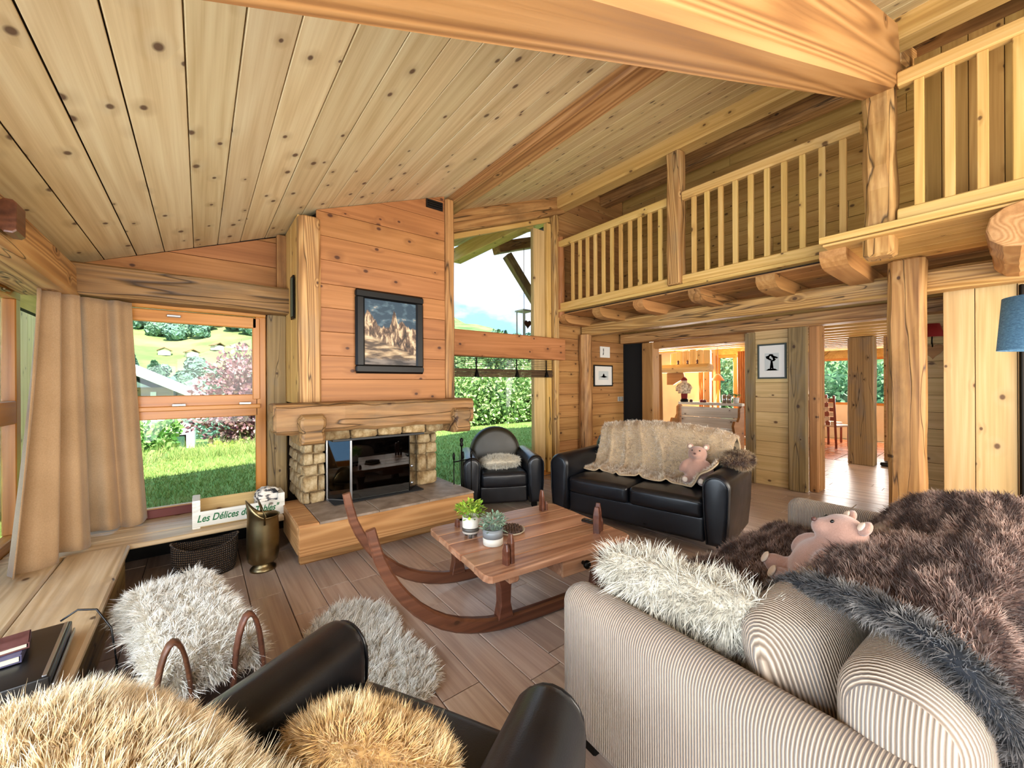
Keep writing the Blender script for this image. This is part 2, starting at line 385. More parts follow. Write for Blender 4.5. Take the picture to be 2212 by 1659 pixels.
def wood(name, dark, mid, light, rough=.55, ring=.5, freq=42., knots=.5, knot_scale=3.0, vary=.25, bump=.15, spec=.35, knot_col='#3a2213', stretch=.16, stain=0., stain_col='#6b5a44', crack=0.):
    """grain runs along the object's local x; every object is its own cut of wood"""
    m = MT(name); co = m.coord(); rn = m.rand()
    of = m.n('ShaderNodeCombineXYZ'); m.l(m.math('MULTIPLY', rn, 37.3), of.inputs[0]); m.l(m.math('MULTIPLY', rn, 91.7), of.inputs[1]); m.l(m.math('MULTIPLY', rn, 23.1), of.inputs[2])
    ad = m.n('ShaderNodeVectorMath', operation='ADD'); m.l(co, ad.inputs[0]); m.l(of, ad.inputs[1]); v = ad.outputs[0]
    s3 = m.n('ShaderNodeSeparateXYZ'); m.l(v, s3.inputs[0]); k2 = m.n('ShaderNodeCombineXYZ')
    m.l(m.math('MULTIPLY', s3.outputs[0], .8), k2.inputs[0]); m.l(m.math('MULTIPLY', m.math('ADD', s3.outputs[1], s3.outputs[2]), 1.15), k2.inputs[1])
    vo = m.n('ShaderNodeTexVoronoi', voronoi_dimensions='2D'); vo.inputs['Scale'].default_value = knot_scale; m.l(k2, vo.inputs['Vector'])
    sepc = m.n('ShaderNodeSeparateColor'); m.l(vo.outputs['Color'], sepc.inputs[0])
    pick = m.math('GREATER_THAN', sepc.outputs[0], 1-knots); dk = vo.outputs['Distance']
    rad = m.math('MULTIPLY_ADD', sepc.outputs[1], .045*knot_scale/3, .03*knot_scale/3)
    kn = m.math('MULTIPLY', m.math('SUBTRACT', 1, m.math('DIVIDE', dk, rad, cl=True)), pick)
    kn = m.math('MULTIPLY', kn, 2.2, cl=True)
    hal = m.math('MULTIPLY', m.math('SUBTRACT', 1, m.math('DIVIDE', dk, m.math('MULTIPLY', rad, 3.5), cl=True)), pick)
    base = m.noise(m.mapv(v, (stretch*1.3, 4.2, 4.2)), 1.0, 1, .5)
    n1 = m.math('MULTIPLY_ADD', hal, .06, base)
    rg = m.math('MULTIPLY_ADD', m.math('SINE', m.math('MULTIPLY', n1, freq*3)), .5, .5)
    fine = m.noise(m.mapv(v, (1.6, 75, 75)), 1.0, 2, .6)
    g = m.math('ADD', m.math('MULTIPLY', rg, ring), m.math('MULTIPLY', fine, 1-ring))
    broad = m.noise(m.mapv(v, (.35, 9, 9)), 1.0, 2, .6)
    g2 = m.math('ADD', m.math('MULTIPLY', g, .5), m.math('MULTIPLY', broad, .5))
    c = m.ramp(g2, [(.25, dark), (.5, mid), (.75, light)])
    hv = m.n('ShaderNodeHueSaturation'); m.l(c, hv.inputs['Color'])
    m.l(m.math('MULTIPLY_ADD', m.math('FRACT', m.math('MULTIPLY', rn, 7.31)), vary, 1-vary/2), hv.inputs['Value'])
    m.l(m.math('MULTIPLY_ADD', m.math('FRACT', m.math('MULTIPLY', rn, 3.77)), .010, .497), hv.inputs['Hue'])
    c = hv.outputs[0]
    if stain:
        st = m.noise(m.mapv(v, (.8, 2.5, 2.5)), 2.2, 5, .62); sf = m.math('MULTIPLY', m.ramp(st, [(.48, 0.), (.68, 1.)]), stain)
        c = m.mix(sf, c, stain_col)
    c = m.mix(m.math('MULTIPLY', kn, .88), c, knot_col); c = m.mix(m.math('MULTIPLY', hal, .22), c, knot_col)
    h = m.math('SUBTRACT', g, m.math('MULTIPLY', kn, .5))
    if crack:
        ck = m.noise(m.mapv(v, (.35, 5, 5)), 1.6, 2, .4); cf = m.ramp(m.math('ABSOLUTE', m.math('SUBTRACT', ck, .52)), [(0., 1.), (.012*crack, 0.)])
        c = m.mix(m.math('MULTIPLY', cf, .85), c, '#22150c'); h = m.math('SUBTRACT', h, m.math('MULTIPLY', cf, 1.5))
    m.set(Base_Color=c, Roughness=m.math('MULTIPLY_ADD', fine, .2, rough-.1)); m.b.inputs['Specular IOR Level'].default_value = spec
    m.bump(h, bump, .004); return m.m
def furmat(name, root, mid, tip, alt, altf=.5, scale=9., rough=.75, sheen=.3, tscale=(1, 1, 1), amt=1.):
    m = MT(name); at = m.n('ShaderNodeAttribute', attribute_name='t'); ge = m.n('ShaderNodeNewGeometry')
    c = m.ramp(at.outputs['Fac'], [(0, root), (.55, mid), (1, tip)])
    ns = m.noise(m.mapv(m.coord(), tscale), scale, 4, .6); c = m.mix(m.math('MULTIPLY', m.ramp(ns, [(altf-.09, 0.), (altf+.09, 1.)]), amt), c, m.ramp(at.outputs['Fac'], [(0, root), (1, alt)]))
    hv = m.n('ShaderNodeHueSaturation'); m.l(c, hv.inputs['Color']); m.l(m.math('MULTIPLY_ADD', ge.outputs['Random Per Island'], .35, .82), hv.inputs['Value'])
    m.set(Base_Color=hv.outputs[0], Roughness=rough); m.b.inputs['Sheen Weight'].default_value = sheen; m.b.inputs['Specular IOR Level'].default_value = .2
    return m.m
MAT = {}
MAT['ceil'] = wood('ceiling_pine', '#bfa070', '#d9c092', '#e8d6aa', ring=.25, freq=22, knots=.72, knot_scale=4.2, vary=.16, bump=.08, knot_col='#54382a', rough=.6)
MAT['rail'] = wood('yellow_spruce', '#b98b4a', '#d3a862', '#e6c180', ring=.25, freq=26, knots=.4, knot_scale=4., vary=.12, bump=.08, knot_col='#5a3a1c')
MAT['gwall'] = wood('gallery_pine', '#9a733a', '#b68c4c', '#c9a260', ring=.25, freq=26, knots=.6, knot_scale=4., vary=.18, bump=.08, knot_col='#4a2e16')
MAT['panel'] = wood('orange_larch', '#8a5830', '#a46c3e', '#b87e4e', ring=.28, freq=26, knots=.75, knot_scale=4.2, vary=.14, bump=.1, knot_col='#3e1d10', rough=.5)
MAT['wallw'] = wood('wall_larch', '#93653a', '#ab7a48', '#c0915c', ring=.28, freq=26, knots=.6, knot_scale=4.0, vary=.2, bump=.1, knot_col='#3e2413')
MAT['pale'] = wood('pale_board', '#b59460', '#cfae78', '#e0c391', ring=.25, freq=26, knots=.6, knot_scale=3.6, vary=.1, bump=.06, knot_col='#5c3d25')
MAT['beam'] = wood('old_beam', '#8a6138', '#b48650', '#d3aa70', ring=.6, freq=46, knots=.45, knot_scale=3.2, vary=.12, bump=.45, stain=.35, stain_col='#8b7a62', crack=.8, stretch=.14)
MAT['rafter'] = wood('big_rafter', '#80542f', '#a87746', '#be8e5c', ring=.6, freq=40, knots=.35, knot_scale=2.2, vary=.05, bump=.4, stretch=.1)
MAT['post'] = wood('hewn_post', '#7d522d', '#a97a48', '#c99c64', ring=.35, freq=28, knots=.4, knot_scale=3., vary=.12, bump=.5, stain=.55, stain_col='#5d4229', crack=1.1)
MAT['greyp'] = wood('weathered_board', '#6f5838', '#8f754c', '#a98d62', ring=.35, freq=28, knots=.5, knot_scale=3.4, vary=.2, bump=.3, stain=.5, stain_col='#76716a', crack=.7)
MAT['floor'] = wood('oak_floor', '#94796a', '#b59c8b', '#ccb8a8', ring=.22, freq=26, knots=.1, knot_scale=2.4, vary=.22, bump=.06, rough=.33, spec=.5, stain=.25, stain_col='#857a74')
MAT['bench'] = wood('old_bench_top', '#a3865f', '#cbad85', '#e2cba8', ring=.35, freq=28, knots=.35, knot_scale=3., vary=.1, bump=.2, rough=.42, spec=.5, stain=.5, stain_col='#a08a72')
MAT['table'] = wood('sleigh_wood', '#7a4c34', '#a8785a', '#c99c7c', ring=.35, freq=28, knots=.2, knot_scale=3., vary=.2, bump=.2, rough=.34, spec=.5, stain=.3, stain_col='#5e3826')
MAT['runner'] = wood('runner_wood', '#3f2117', '#5c3323', '#744632', ring=.35, freq=28, knots=.1, vary=.08, bump=.15, rough=.35, spec=.5)
MAT['winfr'] = wood('window_frame_wood', '#a8641f', '#c47e34', '#d59248', ring=.25, freq=26, knots=.05, vary=.08, bump=.04, rough=.35, spec=.5)
MAT['dark'] = plain('dark_backing', '#2a1a0f', .9)
MAT['mantel'] = wood('mantel_oak', '#65462a', '#8e673f', '#ac8457', ring=.35, freq=28, knots=.25, knot_scale=3, vary=.1, bump=.6, stain=.6, stain_col='#6f5c42', crack=1.8)
MAT['hearthw'] = wood('hearth_larch', '#9a6a3c', '#b98652', '#cda06c', ring=.5, freq=48, knots=.3, knot_scale=2.6, vary=.1, bump=.15, stain=.2)
MAT['white_wood'] = wood('white_wood', '#c6c2b4', '#e4e1d6', '#f4f2ea', ring=.25, freq=26, knots=.5, knot_scale=4, vary=.05, knot_col='#6a5a48')
MAT['plaster'] = plain('plaster', '#e6d6bd', .9, nv=.02, ns=4)
MAT['tile'] = plain('terracotta', '#a8603c', .25, nv=.06, ns=5)
m = MT('stone'); co = m.coord(); rn = m.rand(); f = m.noise(co, 9, 6, .65); c = m.ramp(f, [(.32, '#6e5230'), (.46, '#b39160'), (.6, '#dcc294'), (.75, '#efdcb8')])
hv = m.n('ShaderNodeHueSaturation'); m.l(c, hv.inputs['Color']); m.l(m.math('MULTIPLY_ADD', rn, .4, .8), hv.inputs['Value']); m.set(Base_Color=hv.outputs[0], Roughness=.85); m.bump(m.noise(co, 26, 8, .75), 1., .035); MAT['stone'] = m.m
def leather(name, a, b, rough=.33):
    m = MT(name); co = m.coord(); f = m.noise(co, 4, 4, .6); m.set(Base_Color=m.ramp(f, [(.35, a), (.7, b)]), Roughness=m.math('MULTIPLY_ADD', f, .3, rough-.12)); m.b.inputs['Specular IOR Level'].default_value = .55
    vo = m.n('ShaderNodeTexVoronoi'); vo.inputs['Scale'].default_value = 240; m.l(co, vo.inputs['Vector']); m.bump(m.math('ADD', m.math('MULTIPLY', vo.outputs['Distance'], .25), m.math('MULTIPLY', m.noise(co, 14, 3), .6)), .12, .006); return m.m
MAT['leather'] = leather('black_leather', '#0a0c11', '#14171d', .3); MAT['welt'] = plain('leather_welt', '#15161a', .3)
MAT['oliveleather'] = leather('worn_dark_leather', '#1c1910', '#2c2716', .42)
def cord(name, dark, light, axis, pitch=.0085):
    m = MT(name); sp = m.n('ShaderNodeSeparateXYZ'); m.l(m.coord(), sp.inputs[0])
    if axis == 3:                        # ribs run over the edges: x on faces turned to y or z, y on end faces
        tn = m.n('ShaderNodeSeparateXYZ'); m.l(m.coord('Normal'), tn.inputs[0]); k = m.math('GREATER_THAN', m.math('ABSOLUTE', tn.outputs[0]), .72)
        src = m.math('ADD', m.math('MULTIPLY', sp.outputs[1], k), m.math('MULTIPLY', sp.outputs[0], m.math('SUBTRACT', 1, k)))
    else: src = sp.outputs[axis]
    f = m.math('MULTIPLY_ADD', m.math('SINE', m.math('MULTIPLY', src, 2*PI/pitch)), .5, .5)
    n = m.noise(m.coord(), 5, 4); c = m.ramp(m.math('MULTIPLY_ADD', n, .35, m.math('MULTIPLY', f, .65)), [(.15, dark), (.8, light)])
    m.set(Base_Color=c, Roughness=.85); m.b.inputs['Sheen Weight'].default_value = .35; m.bump(f, 1., .006); return m.m
MAT['cordy'] = cord('corduroy_along_y', '#6b5744', '#c6b098', 1); MAT['cordx'] = cord('corduroy_along_x', '#6b5744', '#c6b098', 0); MAT['cordf'] = cord('corduroy_wrapped', '#6b5744', '#c6b098', 3)
MAT['brass'] = plain('aged_brass', '#8a7a58', .35, 1., nv=.06, ns=6); MAT['iron'] = plain('black_iron', '#15120f', .45, .8)
MAT['chrome'] = plain('brushed_steel', '#b9bcc0', .3, 1.); MAT['black'] = plain('black_plastic', '#0c0c0e', .3); MAT['soot_shade'] = plain('soot_shade', '#0a0908', .9)  # the firebox black also stands in for shade under the bench and in the corner
MAT['white'] = plain('white_paint', '#e9e7e0', .5)
def glass(name, tint=(1, 1, 1), refl=.08):
    m = MT(name); tr = m.n('ShaderNodeBsdfTransparent'); tr.inputs[0].default_value = (*tint, 1); gl = m.n('ShaderNodeBsdfGlossy'); gl.inputs['Roughness'].default_value = .02
    fr = m.n('ShaderNodeFresnel'); fr.inputs[0].default_value = 1.45; mx = m.n('ShaderNodeMixShader'); m.l(m.math('MULTIPLY', fr, refl*12), mx.inputs[0]) ; m.l(tr, mx.inputs[1]); m.l(gl, mx.inputs[2]); m.l(mx, m.o.inputs[0]); return m.m
MAT['glass'] = glass('window_glass', (.97, .98, .98), .03); MAT['fireglass'] = glass('fire_glass', (.35, .36, .36), .22)
MAT['linen'] = None
m = MT('curtain_felt'); co = m.coord(); f = m.noise(co, 160, 3, .7); g = m.noise(co, 3, 3); m.set(Base_Color=m.ramp(m.math('MULTIPLY_ADD', f, .5, m.math('MULTIPLY', g, .5)), [(.3, '#9a7a55'), (.7, '#bd9c76')]), Roughness=.95); m.b.inputs['Sheen Weight'].default_value = .25; m.bump(f, .25, .003); MAT['linen'] = m.m
# ================================================================== STRUCTURE
CS, CC = .38, 2.36+.38*.69               # ceiling plane z = CC + CS*x
def cz(x): return CC+CS*x
YB = 4.45                                # inner face of the window wall
NX = Vector((1, 0, CS)).normalized()     # up-slope direction

# floor
fl = sbox('floor', (-1.05, -3.05, -.12), (6.1, YB+.1, -.022), MAT['dark'], 'oiled oak plank floor of the living room')
boards(fl, [(-1.0, -1.6), (6.1, -1.6), (6.1, YB), (-1.0, YB)], (0, 0, 0), (1, 0, 0), (0, 1, 0), MAT['floor'], .195, 'y', .02, .004, 1.5, 3, .0008)
fh = sbox('floor_hall', (6.1, -3.05, -.12), (9.0, 7.0, -.022), MAT['dark'], 'pale plank floor of the hall beyond the doorway')
boards(fh, [(6.1, -.8), (9.0, -.8), (9.0, 4.2), (6.1, 4.2)], (0, 0, 0), (1, 0, 0), (0, 1, 0), MAT['floor'], .16, 'y', .02, .003, 1.8, 5, .0005)
ft = sbox('floor_dining', (9.0, -3.05, -.12), (13.0, 7.0, -.012), MAT['plaster'], 'terracotta tiled floor of the dining room')
tl = None
for i in range(8):
    for j in range(5):
        M = T((9.02+.21+.42*i, 1.2+.21+.42*j, 0))
        if tl is None: tl = slab('tile', [(-.2, -.2), (.2, -.2), (.2, .2), (-.2, .2)], M, .01, MAT['tile'], ft)
        else: share(tl, M, ft)

# ceiling: sloping boards along y
x0, x1 = -1.35, 6.6
ceil = struct('ceiling', [(x0, -3.3, cz(x0)+.02), (x1, -3.3, cz(x1)+.02), (x1, 6.95, cz(x1)+.02), (x0, 6.95, cz(x0)+.02), (x0, -3.3, cz(x0)+.25), (x1, -3.3, cz(x1)+.25), (x1, 6.95, cz(x1)+.25), (x0, 6.95, cz(x0)+.25)],
              [(0, 3, 2, 1), (4, 5, 6, 7), (0, 1, 5, 4), (1, 2, 6, 5), (2, 3, 7, 6), (3, 0, 4, 7)], MAT['dark'], 'sloping ceiling of wide knotty pine boards')
Ls = 1/NX.x
# boards face downwards: use the mirrored frame
boards(ceil, [(.3, -.98*Ls), (.3, 6.1*Ls), (YB, 6.1*Ls), (YB, -.98*Ls)], (0, 0, cz(0)), (0, 1, 0), tuple(NX), MAT['ceil'], .2, 'x', .018, .006, None, 11, .001, vary=.12)
boards(ceil, [(YB+.12, -1.3*Ls), (YB+.12, 6.1*Ls), (6.9, 6.1*Ls), (6.9, -1.3*Ls)], (0, 0, cz(0)), (0, 1, 0), tuple(NX), MAT['rail'], .2, 'x', .018, .006, None, 12, .001)
roof2 = struct('ceiling_far_slope', [(6.6, -3.3, cz(6.6)), (13.2, -3.3, 2.55), (13.2, 7.4, 2.55), (6.6, 7.4, cz(6.6)), (6.6, -3.3, cz(6.6)+.25), (13.2, -3.3, 2.8), (13.2, 7.4, 2.8), (6.6, 7.4, cz(6.6)+.25)],
               [(0, 3, 2, 1), (4, 5, 6, 7), (0, 1, 5, 4), (1, 2, 6, 5), (2, 3, 7, 6), (3, 0, 4, 7)], MAT['dark'], 'far roof slope over the dining room')

# purlins and the big rafter
def tb(o, label, cat='beam', group=None): return tag(o, label, cat, group)
tb(beam('ceiling_purlin', (2.23, .75, 3.46), (2.23, YB, 3.46), .22, .20, MAT['rafter'], hew=.002, seg=6, ch=.02, seed=2), 'brown timber purlin under the ceiling ending at the chimney corner')
tb(beam('ceiling_purlin', (4.42, -1.2, 4.21), (4.42, YB, 4.21), .22, .24, MAT['rail'], hew=.002, seg=6, ch=.02, seed=4), 'pale timber purlin running above the gallery railing')
tb(beam('roof_rafter', (-.9, .62, 1.60+.21), (4.05, .62, 3.59+.21), .20, .44, MAT['rafter'], hew=.001, seg=8, ch=.02, seed=7), 'massive sloping rafter crossing the top of the room onto the gallery post')
tb(beam('ceiling_purlin', (5.55, -1.2, 4.60), (5.55, YB, 4.60), .2, .26, MAT['post'], hew=.003, seg=6, ch=.02, seed=5), 'dark timber purlin deep under the roof behind the gallery')
for k, (yy, lab) in enumerate(((.66, 'short roof timber behind the rafter above the gallery'), (-.35, 'roof timber above the near end of the gallery'))):
    tb(beam('gallery_rafter', (4.56, yy, cz(4.56)-.2), (6.05, yy, cz(6.05)-.2), .16, .2, MAT['post' if k else 'beam'], hew=.003, seg=4, seed=20+k), lab)

# ---------------------------------------------------------------- window wall (back)
wb = sbox('wall_back', (.50, YB+.02, 0), (2.2, YB+.16, cz(.5)+.7), MAT['dark'], 'timber window wall at the back of the room')
# pieces of the back wall
def wallpiece(lo, hi, name='wall_back_panel', mat='dark', label=None):
    return sbox(name, lo, hi, MAT[mat], label)
g = struct('wall_back_gable', [(-1.02, YB+.02, 2.3), (.66, YB+.02, 2.3), (.66, YB+.02, cz(.66)+.03), (-1.02, YB+.02, cz(-1.02)+.03), (-1.02, YB+.16, 2.3), (.66, YB+.16, 2.3), (.66, YB+.16, cz(.66)+.03), (-1.02, YB+.16, cz(-1.02)+.03)],
           [(0, 1, 2, 3), (7, 6, 5, 4), (0, 4, 5, 1), (1, 5, 6, 2), (2, 6, 7, 3), (3, 7, 4, 0)], MAT['dark'], 'boarded triangle of wall above the left window')
boards(g, [(-1.0, 2.30), (.66, 2.30), (.66, cz(.66)-.01), (-.85, 2.30)], (0, YB, 0), (1, 0, 0), (0, 0, 1), MAT['panel'], .24, 'x', .018, .004, None, 21)
wl = sbox('wall_back_sill', (-1.02, YB+.0, 0), (.66, YB+.16, .30), MAT['dark'], 'low wall under the left window')
g2 = struct('wall_back_right', [(4.36, YB+.02, 0), (6.2, YB+.02, 0), (6.2, YB+.02, cz(6.2)), (4.36, YB+.02, cz(4.36)), (4.36, YB+.16, 0), (6.2, YB+.16, 0), (6.2, YB+.16, cz(6.2)), (4.36, YB+.16, cz(4.36))],
           [(0, 1, 2, 3), (7, 6, 5, 4), (0, 4, 5, 1), (1, 5, 6, 2), (2, 6, 7, 3), (3, 7, 4, 0)], MAT['dark'], 'boarded back wall beside the tall window')
boards(g2, [(4.36, 0), (6.1, 0), (6.1, cz(6.1)), (4.36, cz(4.36))], (0, YB, 0), (1, 0, 0), (0, 0, 1), MAT['wallw'], .17, 'x', .018, .004, None, 22, vary=.15)
tb(beam('window_lintel', (-.98, YB-.12, 2.19), (.70, YB-.12, 2.19), .24, .235, MAT['mantel'], hew=.003, seg=8, ch=.015, seed=31), 'hewn timber beam over the left window')
tb(beam('window_post', (.585, YB-.03, .30), (.585, YB-.03, 2.07), .16, .10, MAT['greyp'], up=(0, 1, 0), hew=.002, seg=5, seed=32), 'worn knotty board post between left window and chimney', 'post')
tb(beam('wall_stud', (.63, YB-.06, 2.31), (.63, YB-.06, cz(.63)-.02), .09, .08, MAT['post'], up=(0, 1, 0), seed=33), 'short dark stud above the left window beam', 'post')
tb(beam('window_post', (4.32, YB-.03, 0), (4.32, YB-.03, 4.0), .10, .12, MAT['beam'], up=(0, 1, 0), hew=.002, seg=8, seed=34), 'slim timber post at the right side of the tall window', 'post')
tb(beam('transom_beam', (2.15, YB-.06, 1.925), (4.43, YB-.06, 1.925), .2, .33, MAT['panel'], hew=.002, seg=6, ch=.012, seed=35), 'reddish transom beam across the tall window')
tb(beam('window_header', (2.1, YB-.04, cz(2.1)-.13), (4.45, YB-.04, cz(4.45)-.13), .14, .26, MAT['post'], hew=.002, seg=4, seed=36), 'dark sloping board above the tall window')
tb(log('wall_log_post', (4.97, YB-.09, 0), (4.97, YB-.09, 2.2), .115, .105, MAT['post'], hew=.008, seed=37), 'round weathered log post against the back wall', 'post')

# ---------------------------------------------------------------- left wall: glazing under a beam
wlft = sbox('wall_left', (-1.2, -3.05, 0), (-1.04, 4.6, .28), MAT['dark'], 'low left wall under the glazing')
sbox('wall_left_top', (-1.2, -3.05, 2.1), (-1.04, 4.6, 2.35), MAT['beam'], 'top of the left wall above the glazing')
tb(beam('side_beam', (-.85, -1.5, 2.165), (-.85, 4.32, 2.165), .3, .235, MAT['beam'], hew=.005, seg=10, ch=.02, seed=41), 'hewn beam along the top of the left window')
tb(beam('side_beam_stub', (-.67, 2.78, 2.165), (-.67, 2.90, 2.165), .05, .15, MAT['runner'], seed=42), 'dark brown timber block on the left beam')
# glazing frames of the left wall
def window(name, label, M, w, h, bars_h=(), bars_v=(), fw=.07, fd=.07, mat='winfr', sloped=None):
    """window in the local xz plane of M (x to the right, y away from the room)"""
    o = thing(name, label, None, M, kind='structure')
    def fb(a, b, ww, nm='window_frame'): beam(nm, M @ Vector(a), M @ Vector(b), ww, fd, MAT[mat], o, up=M.to_3x3() @ Vector((0, 1, 0)), ch=.006)
    hr = h if sloped is None else sloped
    fb((0, 0, fw/2), (w, 0, fw/2), fw); fb((0, 0, h-fw/2), (w, 0, hr-fw/2), fw)
    fb((fw/2, 0, fw), (fw/2, 0, h-fw), fw); fb((w-fw/2, 0, fw), (w-fw/2, 0, hr-fw), fw)
    for z, t in bars_h: fb((fw, 0, z), (w-fw, 0, z), t)
    for x, t in bars_v: fb((x, 0, fw), (x, 0, h+(hr-h)*x/w-fw), t)
    mk('pane', [(fw*.6, -.004, fw*.6), (w-fw*.6, -.004, fw*.6), (w-fw*.6, -.004, hr-fw*.6), (fw*.6, -.004, h-fw*.6), (fw*.6, .004, fw*.6), (w-fw*.6, .004, fw*.6), (w-fw*.6, .004, hr-fw*.6), (fw*.6, .004, h-fw*.6)],
       [(0, 1, 2, 3), (7, 6, 5, 4), (0, 4, 5, 1), (1, 5, 6, 2), (2, 6, 7, 3), (3, 7, 4, 0)], MAT['glass'], o)
    return o
w1 = window('window_1', 'wooden framed glazing in the left wall beside the curtains', T((-1.04, 3.0, .28), PI/2), 1.4, 1.82, bars_h=((.94, .16),), fw=.09)
Mh = T((-.985, 3.98, 2.02), PI/2)
lt = box('latch_plate', (0, 0, 0), (.10, .012, .022), MAT['brass'], w1, .003, Mh); box('latch_lever', (.02, -.014, 0), (.09, .014, .012), MAT['brass'], lt, .003, Mh)
window('window_4', 'wooden framed glazing of the left wall near the viewer', T((-1.04, -2.9, .28), PI/2), 5.85, 1.82, bars_v=((1.46, .1), (2.92, .1), (4.4, .1)), fw=.09)
# left back window
w2 = window('window_2', 'two part wooden window looking onto the lawn', T((-.92, YB+.03, .29), 0), 1.42, 1.84, fw=.085)
beam('window_frame', (-.83, YB+.03, .33+.885), (.43, YB+.03, .33+.885), .2, .07, MAT['winfr'], w2, up=(0, 1, 0), ch=.006)
beam('window_ledge', (-.83, YB-.01, 1.205), (.45, YB-.01, 1.205), .05, .04, MAT['winfr'], w2, ch=.006)
beam('sash_rail', (-.83, YB+.01, 1.985), (.42, YB+.01, 1.985), .10, .06, MAT['winfr'], w2, up=(0, 1, 0), ch=.006)
beam('sash_stile', (.42, YB+.01, 1.27), (.42, YB+.01, 2.03), .06, .06, MAT['winfr'], w2, up=(0, 1, 0), ch=.006)
beam('sash_sill', (-.83, YB+.0, .335), (.45, YB+.0, .335), .05, .07, plain('sill_red', '#6a2a22', .4), w2, ch=.004)
for xx, zz in ((-.17, 1.99), (-.14, 1.235), (.33, 1.235)):
    box('hinge', (xx, YB-.035, zz), (.09, .02, .022), MAT['chrome'], w2, .004)
# tall window
def quad_frame():
    o = thing('window_3', 'tall window beside the chimney with transom and sky above', None, T((2.2, YB+.03, 0)), kind='structure')
    def f(a, b, w, nm='window_frame', mat='winfr', d=.08): beam(nm, a, b, w, d, MAT[mat], o, up=(0, 1, 0), ch=.006)
    y = YB+.05
    f((2.14, y, .04), (4.27, y, .04), .08); f((4.05, y, .08), (4.05, y, 1.77), .22, mat='pale'); f((4.215, y-.04, .05), (4.215, y-.04, 1.77), .09, mat='rail')
    f((4.05, y, 2.08), (4.05, y, 3.74), .22, mat='pale'); f((4.215, y-.04, 2.08), (4.215, y-.04, 3.86), .09, mat='rail')
    f((2.14, y, cz(2.14)-.29), (4.27, y, cz(4.27)-.29), .09, mat='rail'); f((2.17, y, .05), (2.17, y, 1.77), .08); f((2.17, y, 2.08), (2.17, y, 3.1), .08)
    for poly in ([(2.15, .06), (4.0, .06), (4.0, 1.78), (2.15, 1.78)], [(2.15, 2.07), (4.0, 2.07), (4.0, cz(4.0)-.3), (2.15, cz(2.15)-.3)]):
        V = [(x, y+d, z) for d in (-.004, .004) for x, z in poly]
        mk('pane', V, [(0, 1, 2, 3), (7, 6, 5, 4), (0, 4, 5, 1), (1, 5, 6, 2), (2, 6, 7, 3), (3, 7, 4, 0)], MAT['glass'], o, M=Matrix.Identity(4))
    sweep('blind_cord', [(4.2, YB-.04, 1.2), (4.205, YB-.05, .9), (4.18, YB-.05, .75), (4.205, YB-.05, .62), (4.22, YB-.05, .75), (4.205, YB-.05, .9)], circ(.004, 5), MAT['black'], o, Matrix.Identity(4))
    return o
quad_frame()

# ---------------------------------------------------------------- chimney breast
YC = 3.75
ch = struct('wall_chimney', [(.84, YC+.02, 1.1), (2.04, YC+.02, 1.1), (2.04, YC+.02, cz(2.04)), (.84, YC+.02, cz(.84)), (.68, YB, 1.1), (2.10, YB, 1.1), (2.10, YB, cz(2.1)), (.68, YB, cz(.68))],
            [(0, 1, 2, 3), (7, 6, 5, 4), (0, 4, 5, 1), (1, 5, 6, 2), (2, 6, 7, 3), (3, 7, 4, 0)], MAT['dark'], 'chimney breast clad in orange larch boards')
boards(ch, [(.80, 1.24), (2.05, 1.24), (2.05, cz(2.05)-.005), (.80, cz(.80)-.005)], (0, YC, 0), (1, 0, 0), (0, 0, 1), MAT['panel'], .21, 'x', .018, .003, None, 51)
boards(ch, [(-YB, 1.24), (-YC-.05, 1.24), (-YC-.05, cz(.66)-.01), (-YB, cz(.66)-.01)], (.66, 0, 0), (0, -1, 0), (0, 0, 1), MAT['rail'], .3, 'y', .018, .003, None, 52)
tb(beam('chimney_post', (.745, YC+.03, 1.24), (.745, YC+.03, cz(.745)-.06), .17, .12, MAT['beam'], up=(0, 1, 0), hew=.003, seg=8, ch=.02, seed=53), 'cracked hewn post at the left corner of the chimney', 'post')
tb(beam('chimney_post', (2.10, YC+.02, 1.24), (2.10, YC+.02, cz(2.1)-.05), .10, .12, MAT['post'], up=(0, 1, 0), hew=.003, seg=8, ch=.02, seed=54), 'dark hewn post at the right corner of the chimney', 'post')
v = thing('vent_grille', 'small black vent slot high on the chimney breast', 'vent', T((1.93, YC-.008, 3.27)))
box('vent_frame', (0, 0, 0), (.19, .014, .09), MAT['black'], v, .004, WM[v.name])
for k in range(3): box('vent_slat', (0, -.01, -.022+.022*k), (.16, .008, .008), MAT['iron'], v, .001, WM[v.name])
v = thing('vent_grille', 'tall dark vent panel on the left side of the chimney', 'vent', T((.645, 3.94, 2.17), PI/2))
box('vent_frame', (0, 0, 0), (.12, .014, .38), MAT['iron'], v, .004, WM[v.name]); box('vent_plate', (0, .009, 0), (.09, .006, .34), plain('green_grey', '#4c5340', .6), v, .002, WM[v.name])

# ---------------------------------------------------------------- right partition (X = 6.1)
XR = 6.1
wr = sbox('wall_right', (XR+.02, 1.80, 0), (XR+.16, 2.27, 2.15), MAT['dark'], 'narrow boarded partition between the two openings')
boards(wr, [(-2.26, 0), (-1.80, 0), (-1.80, 2.14), (-2.26, 2.14)], (XR, 0, 0), (0, -1, 0), (0, 0, 1), MAT['pale'], .2, 'x', .018, .003, None, 61)
wr2 = sbox('wall_right_hall', (XR+.02, -3.05, 0), (XR+.16, .80, 2.15), MAT['dark'], 'boarded partition behind the timber post')
boards(wr2, [(-.80, 0), (1.2, 0), (1.2, 2.14), (-.80, 2.14)], (XR, 0, 0), (0, -1, 0), (0, 0, 1), MAT['pale'], .18, 'x', .018, .003, None, 62)
sbox('wall_right_corner', (XR+.05, 4.02, 0), (XR+.16, 4.6, 2.15), MAT['soot_shade'], 'black panel in place of the dark gap in the partition corner')  # shade of the opening put in as a solid black panel
